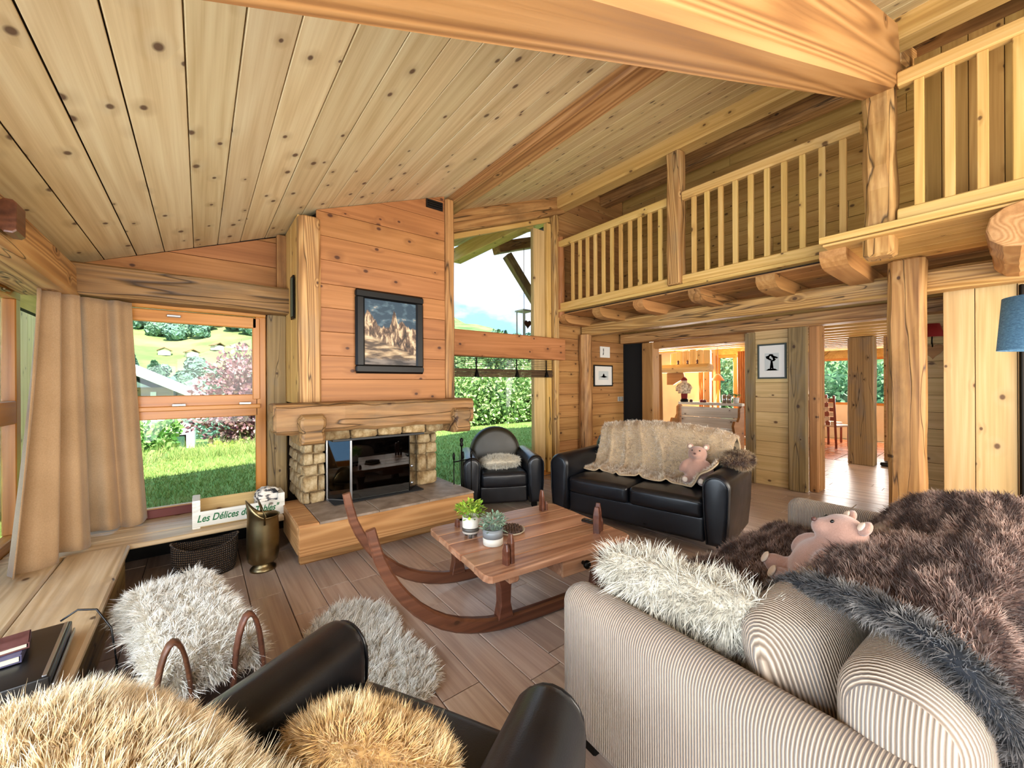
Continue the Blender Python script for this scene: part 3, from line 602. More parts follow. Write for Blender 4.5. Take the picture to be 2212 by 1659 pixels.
tb(beam('opening_post', (XR+.06, 3.93, 0), (XR+.06, 3.93, 2.1), .22, .2, MAT['wallw'], up=(1, 0, 0), hew=.001, seed=63), 'brown timber post at the left of the dining opening', 'post')
tb(beam('opening_post', (XR+.05, 2.315, 0), (XR+.05, 2.315, 2.1), .13, .16, MAT['greyp'], up=(1, 0, 0), hew=.002, seg=4, seed=64), 'grey weathered post at the right of the dining opening', 'post')
tb(beam('door_jamb', (XR-.03, 1.74, 0), (XR-.03, 1.74, 2.14), .2, .1, MAT['greyp'], up=(1, 0, 0), hew=.001, seed=65), 'grey outer board of the doorway jamb', 'jamb')
dj = thing('door_1', 'timber lining of the doorway to the hall', None, T((XR, 1.6, 0)), kind='structure')
for k in range(3): beam('plank', (XR+.09+.1*k, 1.60, 0), (XR+.09+.1*k, 1.60, 2.14), .09, .1, MAT['wallw'], dj, up=(0, 1, 0), seed=66+k)
tb(beam('partition_beam', (XR-.06, -1.2, 2.19), (XR-.06, 4.4, 2.19), .2, .16, MAT['beam'], hew=.004, seg=10, seed=67), 'hewn beam over the openings of the partition')
tb(beam('opening_lintel', (XR+.08, 2.37, 2.05), (XR+.08, 3.85, 2.05), .14, .12, MAT['wallw'], seed=68), 'inner lintel of the dining opening')
# vertical boarded wall beyond the sofa
wv = sbox('wall_closet', (5.22, -2.2, 0), (5.4, .40, 2.34), MAT['dark'], 'wall of wide vertical pale boards beyond the fur throw')
boards(wv, [(-.40, 0), (1.1, 0), (1.1, 2.34), (-.40, 2.34)], (5.2, 0, 0), (0, -1, 0), (0, 0, 1), MAT['pale'], .22, 'y', .018, .004, None, 69, vary=.15)
tb(beam('closet_edge', (5.18, -.03, 0), (5.18, -.03, 2.18), .03, .03, MAT['iron'], up=(1, 0, 0)), 'dark upright strip on the vertical boarded wall', 'strip')

# ---------------------------------------------------------------- gallery
XG = 4.387
ga = sbox('floor_gallery', (4.46, -2.5, 2.48), (6.12, YB, 2.54), MAT['dark'], 'gallery deck carried on joists')
boards(ga, [(YB, 4.40), (.93, 4.40), (.93, 6.1), (YB, 6.1)], (0, 0, 2.462), (0, 1, 0), (1, 0, 0), MAT['wallw'], .21, 'x', .015, .004, None, 71)
boards(ga, [(.93, 4.8), (-2.4, 4.8), (-2.4, 6.1), (.93, 6.1)], (0, 0, 2.462), (0, 1, 0), (1, 0, 0), MAT['wallw'], .21, 'x', .015, .004, None, 73)
ga2 = sbox('floor_gallery_bay', (3.85, -2.5, 2.475), (4.45, .93, 2.50), MAT['dark'], 'projecting bay of the gallery deck')
boards(ga2, [(.93, 3.82), (-2.4, 3.82), (-2.4, 4.8), (.93, 4.8)], (0, 0, 2.455), (0, 1, 0), (1, 0, 0), MAT['rail'], .2, 'x', .015, .004, None, 72)
tb(beam('deck_edge', (XG+.02, .95, 2.522), (XG+.02, 4.44, 2.522), .12, .035, MAT['rail'], hew=.0005, seg=3, ch=.004), 'thin pale edge board of the gallery deck', 'board')
tb(beam('deck_edge', (3.84, -1.5, 2.502), (3.84, .95, 2.502), .08, .05, MAT['rail'], ch=.004), 'thin pale edge board of the projecting gallery bay', 'board')
for k, yy in enumerate((4.30, 3.63, 2.96, 2.23, 1.52, .90)):
    lab = ['nearest the tall window', 'second from the tall window', 'third from the tall window', 'under the middle of the railing', 'second from the big post', 'beside the big hanging post'][k]
    xe = 4.36 if k < 5 else 3.95; hw = .14 if k < 4 else .17
    pr = [(-hw/2, .13), (-hw/2, .0), (-hw/2+.03, -.02), (hw/2-.03, -.02), (hw/2, .0), (hw/2, .13)]
    M = frame((1, 0, 0), (0, 1, 0), (5.2, yy, 2.325)); rings = []
    for xx, dz in ((xe-5.2, .075), (xe-5.2+.03, .04), (xe-5.2+.08, .012), (xe-5.2+.16, 0), (.9, 0)):
        rings.append([(xx, a, max(b, dz) if b < .1 else b) for a, b in pr])
    V, Fc = loftv(rings); tag(mk('gallery_joist', V, Fc, MAT['wallw' if k != 3 else 'post'], None, M), 'carved joist end under the gallery '+lab, 'joist', 'joists under the gallery')
tb(beam('gallery_beam', (5.03, -1.6, 2.275), (5.03, 4.42, 2.275), .22, .19, MAT['beam'], hew=.008, seg=16, ch=.03, seed=73), 'long hewn beam carrying the gallery joists')
tb(beam('gallery_post', (4.80, .58, 0), (4.80, .58, 2.452), .225, .22, MAT['post'], up=(1, 0, 0), hew=.006, seg=9, ch=.03, seed=74), 'tall cracked timber post standing from floor to gallery', 'post')
tb(beam('hanging_post', (3.98, .62, 2.32), (3.98, .62, 3.62), .17, .2, MAT['post'], up=(1, 0, 0), hew=.008, seg=8, ch=.03, seed=75), 'rough barked post between gallery bay and big rafter', 'post')
tb(log('gallery_log', (3.80, -.02, 2.33), (4.9, -.02, 2.33), .135, .13, MAT['hearthw'], hew=.006, seed=76), 'round log end projecting under the gallery bay', 'log')
# railings
def railing(name, label, X, ys, y0, y1, zb, zt, bw=.05):
    r = thing(name, label, 'railing', T((X, (y0+y1)/2, zb)))
    beam('handrail', (X, y0, zt-.05), (X, y1, zt-.05), .075, .10, MAT['rail'], r, ch=.012)
    beam('bottom_rail', (X, y0, zb+.05), (X, y1, zb+.05), .06, .10, MAT['rail'], r, ch=.008)
    proto = None
    for yy in ys:
        b = beam('baluster', (X, yy, zb+.1), (X, yy, zt-.1), .05, .035, MAT['rail'], r, up=(1, 0, 0), ch=.004)
    return r
railing('gallery_railing', 'yellow wooden railing of the gallery between tall window and middle post', XG, [4.09-.1435*k for k in range(11)], 4.36, 2.54, 2.54, 3.60)
railing('gallery_railing', 'yellow wooden railing of the gallery between middle post and big rafter', XG, [2.24-.1465*k for k in range(10)], 2.37, .80, 2.54, 3.60)
railing('gallery_railing', 'yellow wooden railing of the projecting bay at the upper right', 3.93, [.41-.142*k for k in range(9)], .52, -1.4, 2.53, 3.60)
tb(beam('railing_post', (XG, 2.455, 2.545), (XG, 2.455, 4.085), .17, .15, MAT['beam'], up=(1, 0, 0), hew=.005, seg=8, ch=.02, seed=77), 'cracked pale post in the middle of the gallery railing', 'post')
tb(log('railing_end_post', (XG+.02, 4.36, 2.42), (XG+.02, 4.36, 3.66), .06, .055, MAT['panel'], hew=.005, seed=78), 'round post at the window end of the gallery railing', 'post')
# gallery back wall
gw = sbox('wall_gallery', (XR+.02, -3.05, 2.15), (XR+.16, 4.6, cz(XR)), MAT['dark'], 'boarded back wall of the gallery')
boards(gw, [(-YB, 2.17), (1.4, 2.17), (1.4, cz(XR)-.03), (-YB, cz(XR)-.03)], (XR, 0, 0), (0, -1, 0), (0, 0, 1), MAT['gwall'], .2, 'x', .018, .004, 3.4, 79)
# upright boards of a cupboard on the gallery near the big post
gc = sbox('wall_gallery_cupboard', (5.0, -2.4, 2.54), (5.2, .55, cz(5.0)-.25), MAT['dark'], 'upright boarded closet wall on the gallery')
boards(gc, [(-.55, 2.56), (1.4, 2.56), (1.4, cz(5.0)-.26), (-.55, cz(5.0)-.26)], (4.98, 0, 0), (0, -1, 0), (0, 0, 1), MAT['gwall'], .16, 'y', .018, .004, None, 80, vary=.2)

# ---------------------------------------------------------------- walls behind the viewer (closing the room)
sbox('wall_rear', (-1.2, -3.2, 0), (13.1, -3.05, 6), MAT['wallw'], 'wall behind the viewer')
# ---------------------------------------------------------------- dining wing shell
sbox('wall_dining_far', (9.6, 4.40, 0), (9.75, 6.7, 2.6), MAT['plaster'], 'plastered far wall of the dining room')
sbox('wall_dining_top', (9.6, 3.4, 2.05), (9.75, 4.4, 2.6), MAT['rail'], 'board above the dining room window')
sbox('wall_dining_return', (9.6, 3.30, 0), (12.6, 3.42, 2.6), MAT['plaster'], 'plastered wall between dining room and passage')
sbox('wall_dining_end', (6.1, 6.6, 0), (9.7, 6.75, 2.6), MAT['plaster'], 'plastered end wall of the dining room')
sbox('wall_dining_side', (6.16, 4.6, 0), (6.3, 6.7, 2.6), MAT['plaster'], 'plastered side wall of the dining room')
cd_ = sbox('ceiling_dining', (6.2, -3.0, 2.32), (12.7, 6.7, 2.4), MAT['rail'], 'boarded ceiling of the dining room')
for k in range(14): beam('joist', (6.7+.42*k, -1.0, 2.25), (6.7+.42*k, 6.5 if 6.7+.42*k < 9.5 else 3.3, 2.25), .12, .15, MAT['rail'], cd_, ch=.01, seed=90+k)
wh_ = sbox('wall_hall_back', (9.2, -2.0, 0), (9.3, 1.40, 2.32), MAT['dark'], 'boarded wall at the back of the hall')
boards(wh_, [(-1.40, 0), (.8, 0), (.8, 2.3), (-1.40, 2.3)], (9.18, 0, 0), (0, -1, 0), (0, 0, 1), MAT['pale'], .18, 'x', .018, .003, None, 95)
sbox('wall_passage_far', (12.6, -3.1, 0), (12.75, 3.4, .86), MAT['plaster'], 'low plaster wall under the passage window')
sbox('wall_passage_top', (12.6, -3.1, 1.98), (12.75, 3.4, 2.6), MAT['rail'], 'boards above the passage window')
window('window_5', 'wide window at the end of the passage', T((12.63, 3.3, .84), -PI/2), 2.2, 1.16, fw=.06)
window('window_6', 'tall glazed door of the dining room', T((9.62, 4.38, 0), -PI/2), .95, 2.05, bars_v=((.42, .09),), fw=.07)
# ================================================================== FIREPLACE
fp = thing('fireplace', 'raised stone and timber fireplace with glass doors under the chimney breast', 'fireplace', T((1.35, 3.5, 0)))
I4 = Matrix.Identity(4)
beam('hearth_front', (.56, 3.255, .245), (2.07, 3.255, .245), .05, .225, MAT['hearthw'], fp, hew=.001, seg=4, seed=101)
beam('hearth_end', (.585, 3.28, .245), (.585, 3.9, .245), .05, .225, MAT['hearthw'], fp, seed=102)
beam('hearth_end', (2.045, 3.28, .245), (2.045, 3.9, .245), .05, .225, MAT['hearthw'], fp, seed=103)
beam('plinth', (.60, 3.46, .065), (2.03, 3.46, .065), .06, .13, MAT['hearthw'], fp, seed=104)
box('hearth_core', (1.33, 3.78, .17), (1.38, .6, .33), MAT['soot_shade'], fp)
hs = plain('hearth_slab', '#8d7a68', .6, nv=.09, ns=9, bump=.3)
for k, (a, b) in enumerate(((.56, .70), (.705, 1.15), (1.155, 1.6), (1.605, 2.07))):
    slab('hearth_slab', [(a, 3.23), (b, 3.23), (b, 4.0), (a, 4.0)], T((0, 0, .372)), .018, hs if k else MAT['hearthw'], fp, .003)
# rubble stones of the two pillars
def stone(w, h, d, M, seed):
    r = random.Random(seed); rings = []
    base = rect8(w, h, min(w, h)*.12); base = [(a+r.uniform(-.006, .006), b+r.uniform(-.006, .006)) for a, b in base]
    for yy, s in ((d/2, 1), (-d/2+.02, 1), (-d/2+.006, .95), (-d/2-.004, .82)):
        rings.append([(a*s, yy+(r.uniform(-.006, .006) if yy < 0 else 0), b*s) for a, b in base])
    V, Fc = loftv(rings); Fc = [f[::-1] for f in Fc]
    return mk('stone', V, Fc, MAT['stone'], fp, M)
rs = random.Random(4)
def pillar(xa, xb, yf, yb, z0, z1, side):
    box('pillar_core', ((xa+xb)/2, (yf+yb)/2+.02, (z0+z1)/2), (xb-xa-.03, yb-yf-.03, z1-z0), MAT['stone'], fp)
    z = z0; k = 0
    while z < z1-.02:
        h = min(rs.uniform(.07, .2), z1-z)
        if z1-z-h < .04: h = z1-z
        cut = xa+(xb-xa)*rs.choice((.3, .45, .68, 1.0))
        for a, b in ((xa, cut), (cut, xb)):
            if b-a > .02: stone(b-a-.006, h-.006, .07, T(((a+b)/2, yf+.03, z+h/2)), rs.random()*1e4)
        y = yf+.02
        while y < yb-.02:
            l = min(rs.uniform(.13, .24), yb-y)
            stone(l-.006, h-.008, .05, T((xa+.02, y+l/2, z+h/2), -PI/2), rs.random()*1e4)
            if side: stone(l-.006, h-.008, .05, T((xb-.02, y+l/2, z+h/2), PI/2), rs.random()*1e4)
            y += l
        z += h
pillar(.69, .87, 3.78, 4.38, .372, .935, False)
pillar(1.73, 1.95, 3.76, 4.38, .372, .935, True)
for k in range(5):                         # row of cut stones over the firebox
    a = .80+.235*k; stone(.225, .085, .16, T((a+.115, 3.66, .978)), 200+k)
box('lintel_core', (1.33, 3.86, .98), (1.2, .35, .09), MAT['stone'], fp)
mn = beam('mantel', (.43, 3.57, 1.138), (2.20, 3.57, 1.138), .32, .235, MAT['mantel'], fp, hew=.008, seg=14, ch=.03, seed=110)
for nm, xx, sd in (('corbel', .685, 1), ('corbel', 2.02, 2)):
    prof = [(-.09, 0), (.09, 0), (.095, .06), (.085, .10), (.10, .15), (.10, .2), (.075, .235), (-.075, .235), (-.10, .2), (-.10, .15), (-.085, .10), (-.095, .06)]
    M = T((xx, 3.34, .935)); 
    profile_loft(nm, prof, [(-.012, .03), (0, .012), (.03, 0), (.42, 0)], MAT['mantel'], fp, M, smooth=False)
# firebox
def panel(name, pts, mat, parent, th=.012):
    (x0, y0), (x1, y1), z0, z1 = pts; d = Vector((x1-x0, y1-y0, 0)).normalized(); n = Vector((d.y, -d.x, 0))
    V = [Vector((x, y, z))+n*s*th/2 for s in (1, -1) for x, y, z in ((x0, y0, z0), (x1, y1, z0), (x1, y1, z1), (x0, y0, z1))]
    return mk(name, V, [(0, 1, 2, 3), (7, 6, 5, 4), (0, 4, 5, 1), (1, 5, 6, 2), (2, 6, 7, 3), (3, 7, 4, 0)], mat, parent, I4)
fb = mk('firebox', [(.89, 3.80, .374), (1.71, 3.80, .374), (1.6, 4.3, .374), (1.0, 4.3, .374), (.89, 3.80, .94), (1.71, 3.80, .94), (1.6, 4.3, .94), (1.0, 4.3, .94)],
        [(0, 1, 2, 3), (3, 2, 6, 7), (0, 3, 7, 4), (1, 5, 6, 2), (4, 7, 6, 5)], MAT['soot_shade'], fp, I4)
box('firebox_floor', (1.30, 3.75, .380), (.82, .36, .008), MAT['soot_shade'], fb, .002)
box('firebox_hood', (1.30, 3.74, .925), (.84, .34, .02), MAT['black'], fb, .002)
A, B, C_, D_ = (.885, 3.79), (1.04, 3.615), (1.575, 3.60), (1.715, 3.76)
for nm, p, q, fm in (('fire_door', A, B, MAT['chrome']), ('fire_door', B, C_, MAT['black']), ('fire_door', C_, D_, MAT['black'])):
    d = panel(nm, (p, q, .39, .915), MAT['fireglass'], fp, .006)
    w = .018 if fm == MAT['chrome'] else .008
    for a, b in (((p[0], p[1], .38), (q[0], q[1], .38)), ((p[0], p[1], .922), (q[0], q[1], .922)), ((p[0], p[1], .38), (p[0], p[1], .925)), ((q[0], q[1], .38), (q[0], q[1], .925))):
        beam('door_frame', a, b, w, w, fm, d, up=(0, 1, 0) if a[2] != b[2] else (0, 0, 1), ch=.002)
for zz in (.62, .46): 
    k_ = lathe('door_knob', [(.001, -.012), (.012, -.01), (.014, 0), (.012, .01), (.001, .012)], MAT['chrome'], fp, T((1.60, 3.595, zz), 0, PI/2), 12)
for k, (x, y, a, r) in enumerate(((1.25, 3.85, .2, .05), (1.42, 3.9, -.15, .045), (1.33, 3.98, .05, .05))):
    log('fire_log', (x-.2*math.cos(a), y-.2*math.sin(a), .43), (x+.2*math.cos(a), y+.2*math.sin(a), .43), r, r, plain('charred_log%d' % k, '#2b2119', .9, nv=.05), fp, seed=k)

# ------------------------------------------------------------------ painting
pt = thing('mountain_painting', 'framed painting of rocky snow peaks hanging on the chimney breast', 'painting', T((1.455, 3.735, 1.895), .03, 0))
M = WM[pt.name]; w, h, fw = .68, .78, .085
bf = plain('black_frame', '#070809', .4, spec=.3)
for a, b in (((-w/2, 0, h/2-fw/2), (w/2, 0, h/2-fw/2)), ((-w/2, 0, -h/2+fw/2), (w/2, 0, -h/2+fw/2))): beam('frame_rail', M @ Vector(a), M @ Vector(b), .045, fw, bf, pt, ch=.018)
for s in (-1, 1): beam('frame_stile', M @ Vector((s*(w/2-fw/2), 0, -h/2+fw*.8)), M @ Vector((s*(w/2-fw/2), 0, h/2-fw*.8)), fw, .045, bf, pt, up=(0, 1, 0), ch=.018)
m = MT('painted_peaks'); sp = m.n('ShaderNodeSeparateXYZ'); m.l(m.coord(), sp.inputs[0]); X_, Z_ = sp.outputs[0], sp.outputs[2]
cx = m.n('ShaderNodeCombineXYZ'); m.l(X_, cx.inputs[0])
sk = m.noise(cx.outputs[0], 16, 5, .6)
gau = lambda c, s, a: m.math('MULTIPLY', m.math('POWER', 2.718, m.math('MULTIPLY', m.math('POWER', m.math('DIVIDE', m.math('SUBTRACT', X_, c), s), 2), -1)), a)
line = m.math('ADD', m.math('MULTIPLY_ADD', sk, .16, -.02), m.math('ADD', gau(.03, .028, .17), m.math('ADD', gau(-.22, .06, .14), gau(.12, .05, .06))))
below = m.math('MULTIPLY', m.math('SUBTRACT', line, Z_), 60, cl=True)
sky = m.ramp(m.noise(m.mapv(m.coord(), (1, 1, 2)), 9, 4), [(.5, '#1e3a4c'), (.62, '#4a6370'), (.74, '#c8b59a')])
rk = m.noise(m.mapv(m.coord(), (2.2, 1, .9), rot=(0, .5, 0)), 9, 7, .65, .6)
rock = m.ramp(rk, [(.40, '#2a1e18'), (.50, '#6d5442'), (.58, '#c4a884'), (.70, '#e8d6b6')])
snow = m.ramp(m.noise(m.mapv(m.coord(), (.7, 1, 3), rot=(0, -.45, 0)), 7, 5), [(.42, '#4a3a2e'), (.54, '#a98f6e'), (.68, '#dcc8a4')])
fore = m.ramp(m.noise(m.mapv(m.coord(), (.6, 1, 4)), 9, 5), [(.4, '#2e2a2a'), (.6, '#7a6f66')])
low = m.math('MULTIPLY', m.math('SUBTRACT', m.math('MULTIPLY_ADD', X_, -.35, -.10), Z_), 40, cl=True)
bot = m.math('MULTIPLY', m.math('SUBTRACT', m.math('MULTIPLY_ADD', sk, .05, -.265), Z_), 50, cl=True)
m.set(Base_Color=m.mix(bot, m.mix(low, m.mix(below, sky, rock), snow), fore), Roughness=.5); m.bump(rk, .15, .003)
mk('canvas', [(-.26, -.005, -.31), (.26, -.005, -.31), (.26, -.005, .31), (-.26, -.005, .31), (-.26, .01, -.31), (.26, .01, -.31), (.26, .01, .31), (-.26, .01, .31)], [(0, 1, 2, 3), (7, 6, 5, 4), (0, 4, 5, 1), (1, 5, 6, 2), (2, 6, 7, 3), (3, 7, 4, 0)], m.m, pt, M)

# ------------------------------------------------------------------ bench along the windows
bn = thing('window_bench', 'low timber bench running under the left back window', 'bench', T((-.2, 4.1, 0)))
for k in range(3): beam('plank', (-1.0, 3.905+.21*k, .282), (.555, 3.905+.21*k, .282), .207, .036, MAT['bench'], bn, hew=.0008, seg=4, ch=.006, seed=120+k)
beam('bench_shade_board', (-1.0, 4.36, .13), (.56, 4.36, .13), .03, .25, MAT['soot_shade'], bn)  # black board, puts the shade under the bench into colour
beam('bench_leg', (.45, 4.0, 0), (.45, 4.0, .262), .08, .3, MAT['greyp'], bn, up=(0, 1, 0))
lb = thing('side_bench', 'wide worn timber bench along the left glazing', 'bench', T((-.7, 2.2, 0)))
for k in range(2): beam('plank', (-.845+.31*k, .4, .285), (-.845+.31*k, 3.79, .285), .306, .042, MAT['bench'], lb, hew=.001, seg=5, ch=.012, seed=125+k)
beam('bench_front', (-.42, .5, .13), (-.42, 3.77, .13), .03, .26, MAT['greyp'], lb)
beam('bench_end', (-1.0, 3.74, .13), (-.44, 3.74, .13), .03, .26, MAT['greyp'], lb)

# ------------------------------------------------------------------ crate with lettering
cr = thing('wooden_crate', 'small pale wooden crate with green script lettering on the window bench', 'crate', T((.26, 4.0, .30)))
M = WM[cr.name]; pw = MAT['pale']
for s, hh in ((-1, .215), (1, .18)): box('crate_end', (s*.285, 0, hh/2), (.05, .22, hh), MAT['white_wood'], cr, .004, M)
box('crate_front', (0, -.105, .068), (.62, .012, .115), MAT['white_wood'], cr, .003, M); box('crate_back', (0, .105, .095), (.62, .012, .17), pw, cr, .003, M); box('crate_bottom', (0, 0, .008), (.6, .2, .012), pw, cr, .002, M)
fc = bpy.data.curves.new('crate_lettering', 'FONT'); fc.body = 'Les Délices des Tables"'; fc.size = .066; fc.shear = .32; fc.offset = .0012; fc.extrude = .001; fc.align_x = 'CENTER'
to = bpy.data.objects.new('tmp_text', fc); COL.objects.link(to); dg = bpy.context.evaluated_depsgraph_get(); tm = bpy.data.meshes.new_from_object(to.evaluated_get(dg)); bpy.data.objects.remove(to)
xs = [v_.co.x for v_ in tm.vertices]; k_ = .55/(max(xs)-min(xs)); c_ = (max(xs)+min(xs))/2
for v_ in tm.vertices: v_.co = Vector(((v_.co.x-c_)*k_, v_.co.y*1.15, v_.co.z))
tm.materials.clear(); tm.materials.append(plain('green_ink', '#1f6b3c', .6)); tm.name = 'lettering'
lo = bpy.data.objects.new('lettering', tm); COL.objects.link(lo); place(lo, M @ Matrix.Translation((-.005, -.1125, .048)) @ Matrix.Rotation(PI/2, 4, 'X'), cr); tag(lo, 'green script lettering')
pb = thing('paper_packet', 'crumpled paper packet lying in the right end of the crate', 'packet', T((.455, 4.0, .44), .2))
rg = np.random.default_rng(3); P = pillow_grid(.19, .17, .16, 20, 10, .5); P += rg.normal(size=P.shape)*.006; P[:, :, 2] = np.maximum(P[:, :, 2], -.06)
m = MT('printed_paper'); f = m.noise(m.mapv(m.coord(), (1, 1, 3)), 14, 3); m.set(Base_Color=m.ramp(f, [(.42, '#4a4a4e'), (.47, '#e6ddcf'), (.62, '#f3eee4'), (.72, '#c9a679')]), Roughness=.6)
o = gridmesh('packet_body', P, m.m, pb, WM[pb.name], wrap=True)
box('packet_band', (.03, -.05, .075), (.03, .12, .006), plain('dark_print', '#2c2f35', .6), pb, .002, WM[pb.name] @ Matrix.Rotation(.2, 4, 'X'))

# ------------------------------------------------------------------ brass coal scuttle
js = thing('coal_scuttle', 'tall aged brass coal scuttle standing beside the hearth', 'coal scuttle', T((.375, 3.56, 0)))
M = WM[js.name]; lathe('scuttle_foot', [(.03, 0), (.088, .0), (.088, .012), (.075, .025), (.062, .04), (.064, .055)], MAT['brass'], js, M)
rings = []; n = 28
for z, r in ((.05, .06), (.058, .085), (.075, .10), (.13, .107), (.24, .108), (.34, .105), (.39, .102)): rings.append([(r*math.cos(2*PI*k/n), r*math.sin(2*PI*k/n), z) for k in range(n)])
for f_ in (.33, .66, 1.0):
    rings.append([((.10+.012*f_)*math.cos(a), (.10+.012*f_)*math.sin(a), .39+f_*(.02+.13*max(0, -math.cos(a))**1.5)) for a in [2*PI*k/n for k in range(n)]])
V, Fc = loftv(rings, cap=False); o = mk('scuttle_body', V, Fc, MAT['brass'], js, M, True); md = o.modifiers.new('t', 'SOLIDIFY'); md.thickness = .004
sweep('scuttle_handle', [(.0, -.105, .36), (.0, -.12, .43), (-.02, -.08, .50), (-.03, 0, .525), (-.02, .08, .50), (.0, .12, .43), (0, .105, .36)], circ(.007), MAT['brass'], js, M)

# ------------------------------------------------------------------ woven basket under the bench
bs = thing('woven_basket', 'dark woven oval basket pushed under the window bench', 'basket', T((.03, 3.74, 0)))
m = MT('dark_wicker'); sp = m.n('ShaderNodeSeparateXYZ'); m.l(m.coord(), sp.inputs[0]); an = m.math('ARCTAN2', sp.outputs[1], sp.outputs[0])
wv_ = m.math('MULTIPLY', m.math('SINE', m.math('MULTIPLY_ADD', sp.outputs[2], 190, m.math('MULTIPLY', an, 40))), m.math('SINE', m.math('MULTIPLY_ADD', sp.outputs[2], -190, m.math('MULTIPLY', an, 40))))
m.set(Base_Color=m.ramp(wv_, [(.0, '#1d130c'), (.5, '#4a3522'), (.9, '#7d6244')]), Roughness=.6); m.bump(wv_, .9, .008); n = 36; rings = []
for z, s in ((.0, .86), (.02, .92), (.08, .97), (.14, 1.0), (.19, 1.0), (.215, 1.0)):
    rings.append([(.2*s*math.cos(a), .125*s*math.sin(a), z*(1+.22*abs(math.cos(a))**3)) for a in [2*PI*k/n for k in range(n)]])
V, Fc = loftv(rings, cap=False); Fc.append(tuple(range(n))[::-1]); o = mk('basket_body', V, Fc, m.m, bs, WM[bs.name], True); md = o.modifiers.new('t', 'SOLIDIFY'); md.thickness = .008
sweep('basket_rim', [(.2*math.cos(a), .125*math.sin(a), .215*(1+.22*abs(math.cos(a))**3)) for a in [2*PI*k/n for k in range(n+1)]], circ(.007, 6), m.m, bs, WM[bs.name], cap=False)

# ------------------------------------------------------------------ curtains in the window corner
def curtain(name, label, path_top, path_bot, zt, zb, folds, amp, seed, flare=0):
    r = np.random.default_rng(seed); nu, nv = 90, 26; P = np.zeros((nu, nv, 3)); ph = r.random(8)*6.28
    for i in range(nu):
        u = i/(nu-1)
        for j in range(nv):
            v_ = j/(nv-1); a = np.array(path_top)[:, :2]; b = np.array(path_bot)[:, :2]
            ip = lambda q, t_: np.array([np.interp(t_, np.linspace(0, 1, len(q)), q[:, c]) for c in (0, 1)])
            p = ip(a, u)*(1-v_**1.2)+ip(b, u)*v_**1.2; d = ip(a, min(1, u+.02))-ip(a, max(0, u-.02)); nrm = np.array([-d[1], d[0]])/np.linalg.norm(d)
            k = amp*(.5+.5*v_); q = k*(math.sin(u*folds*2*PI+ph[0]+.5*math.sin(v_*2+ph[1]))+.35*math.sin(u*folds*3.7*PI+ph[2]+v_))
            z = zt+(zb-zt)*v_; P[i, j] = (p[0]+nrm[0]*q, p[1]+nrm[1]*q, z+(.012*math.sin(u*9+ph[3]) if j == nv-1 else 0))
    o = gridmesh(name, P, MAT['linen'], thick=.006); tag(o, label, 'curtain'); return o
curtain('curtain', 'beige felt curtain hanging beside the left wall glazing', [(-.86, 4.0), (-.78, 4.10), (-.69, 4.18)], [(-.87, 3.50), (-.72, 3.70), (-.60, 3.95)], 2.05, .312, 2.2, .05, 5)
curtain('curtain', 'beige felt curtain in the corner of the left back window', [(-.78, 4.27), (-.58, 4.30), (-.42, 4.34)], [(-.76, 4.20), (-.50, 4.26), (-.33, 4.33)], 2.06, .312, 2.4, .042, 9)

# ------------------------------------------------------------------ roman blind in the tall window
bl = thing('roman_blind', 'dark slatted blind rolled up under the transom beam', 'blind', T((3.2, YB-.06, 1.5)))
bm_ = wood('dark_bamboo', '#2a1b10', '#4a3420', '#6b5236', knots=0, ring=.3)
for k in range(5): beam('slat', (2.2, YB-.05, 1.735-.025*k), (4.24, YB-.05, 1.735-.025*k), .004, .007, bm_, bl, ch=.001)
for k in range(5): beam('slat', (2.2, YB-.05-.008*(k % 2), 1.595-.022*k), (4.24, YB-.05-.008*(k % 2), 1.595-.022*k), .03, .02, bm_, bl, ch=.004)
for xx in (2.85, 3.53, 4.1):
    beam('blind_strap', (xx, YB-.075, 1.75), (xx, YB-.075, 1.50), .02, .006, MAT['iron'], bl, up=(0, 1, 0), ch=.001); lathe('tassel', [(.004, .10), (.012, .085), (.03, .02), (.034, 0), (.001, -.005)], MAT['iron'], bl, T((xx, YB-.085, 1.50)), 12)

# ------------------------------------------------------------------ small pictures, switch plate
def picture(name, label, M, w, h, fr, frmat, art, mat_w=.05):
    o = thing(name, label, 'picture', M)
    for s in (-1, 1):
        beam('frame_rail', M @ Vector((-w/2, 0, s*(h/2-fr/2))), M @ Vector((w/2, 0, s*(h/2-fr/2))), .022, fr, frmat, o, ch=.004)
        beam('frame_stile', M @ Vector((s*(w/2-fr/2), 0, -h/2+fr)), M @ Vector((s*(w/2-fr/2), 0, h/2-fr)), fr, .022, frmat, o, up=tuple(M.to_3x3() @ Vector((0, 1, 0))), ch=.004)
    box('mount', (0, .002, 0), (w-fr, .008, h-fr), MAT['white'], o, .001, M)
    for pts, mt in art:
        n = len(pts); V = [(x, -.0045, z) for x, z in pts]+[(x, -.002, z) for x, z in pts]
        mk('print', V, [tuple(range(n))]+[tuple(range(2*n-1, n-1, -1))]+[(i, i+n, (i+1) % n+n, (i+1) % n) for i in range(n)], mt, o, M)
    return o
ink = plain('print_ink', '#1f2420', .7); grey = plain('print_grey', '#9aa09c', .7); lgrey = plain('print_pale', '#c9cfcc', .7)
rr = random.Random(2)
picture('framed_picture', 'black framed print of a skier low on the back wall', T((5.505, YB-.02, 1.535)), .50, .37, .022, bf, [([(-.13, -.07), (.13, -.07), (.13, .08), (-.13, .08)], lgrey), ([(-.10, -.02), (-.03, -.005), (.0, .04), (.02, .03), (.03, -.0), (.11, -.02), (.02, -.035)], ink)])
o = thing('small_picture', 'small unframed white card with a drawn figure above the skier print', 'picture', T((5.56, YB-.012, 1.947)))
box('card', (0, 0, 0), (.26, .012, .19), MAT['white'], o, .002, WM[o.name])
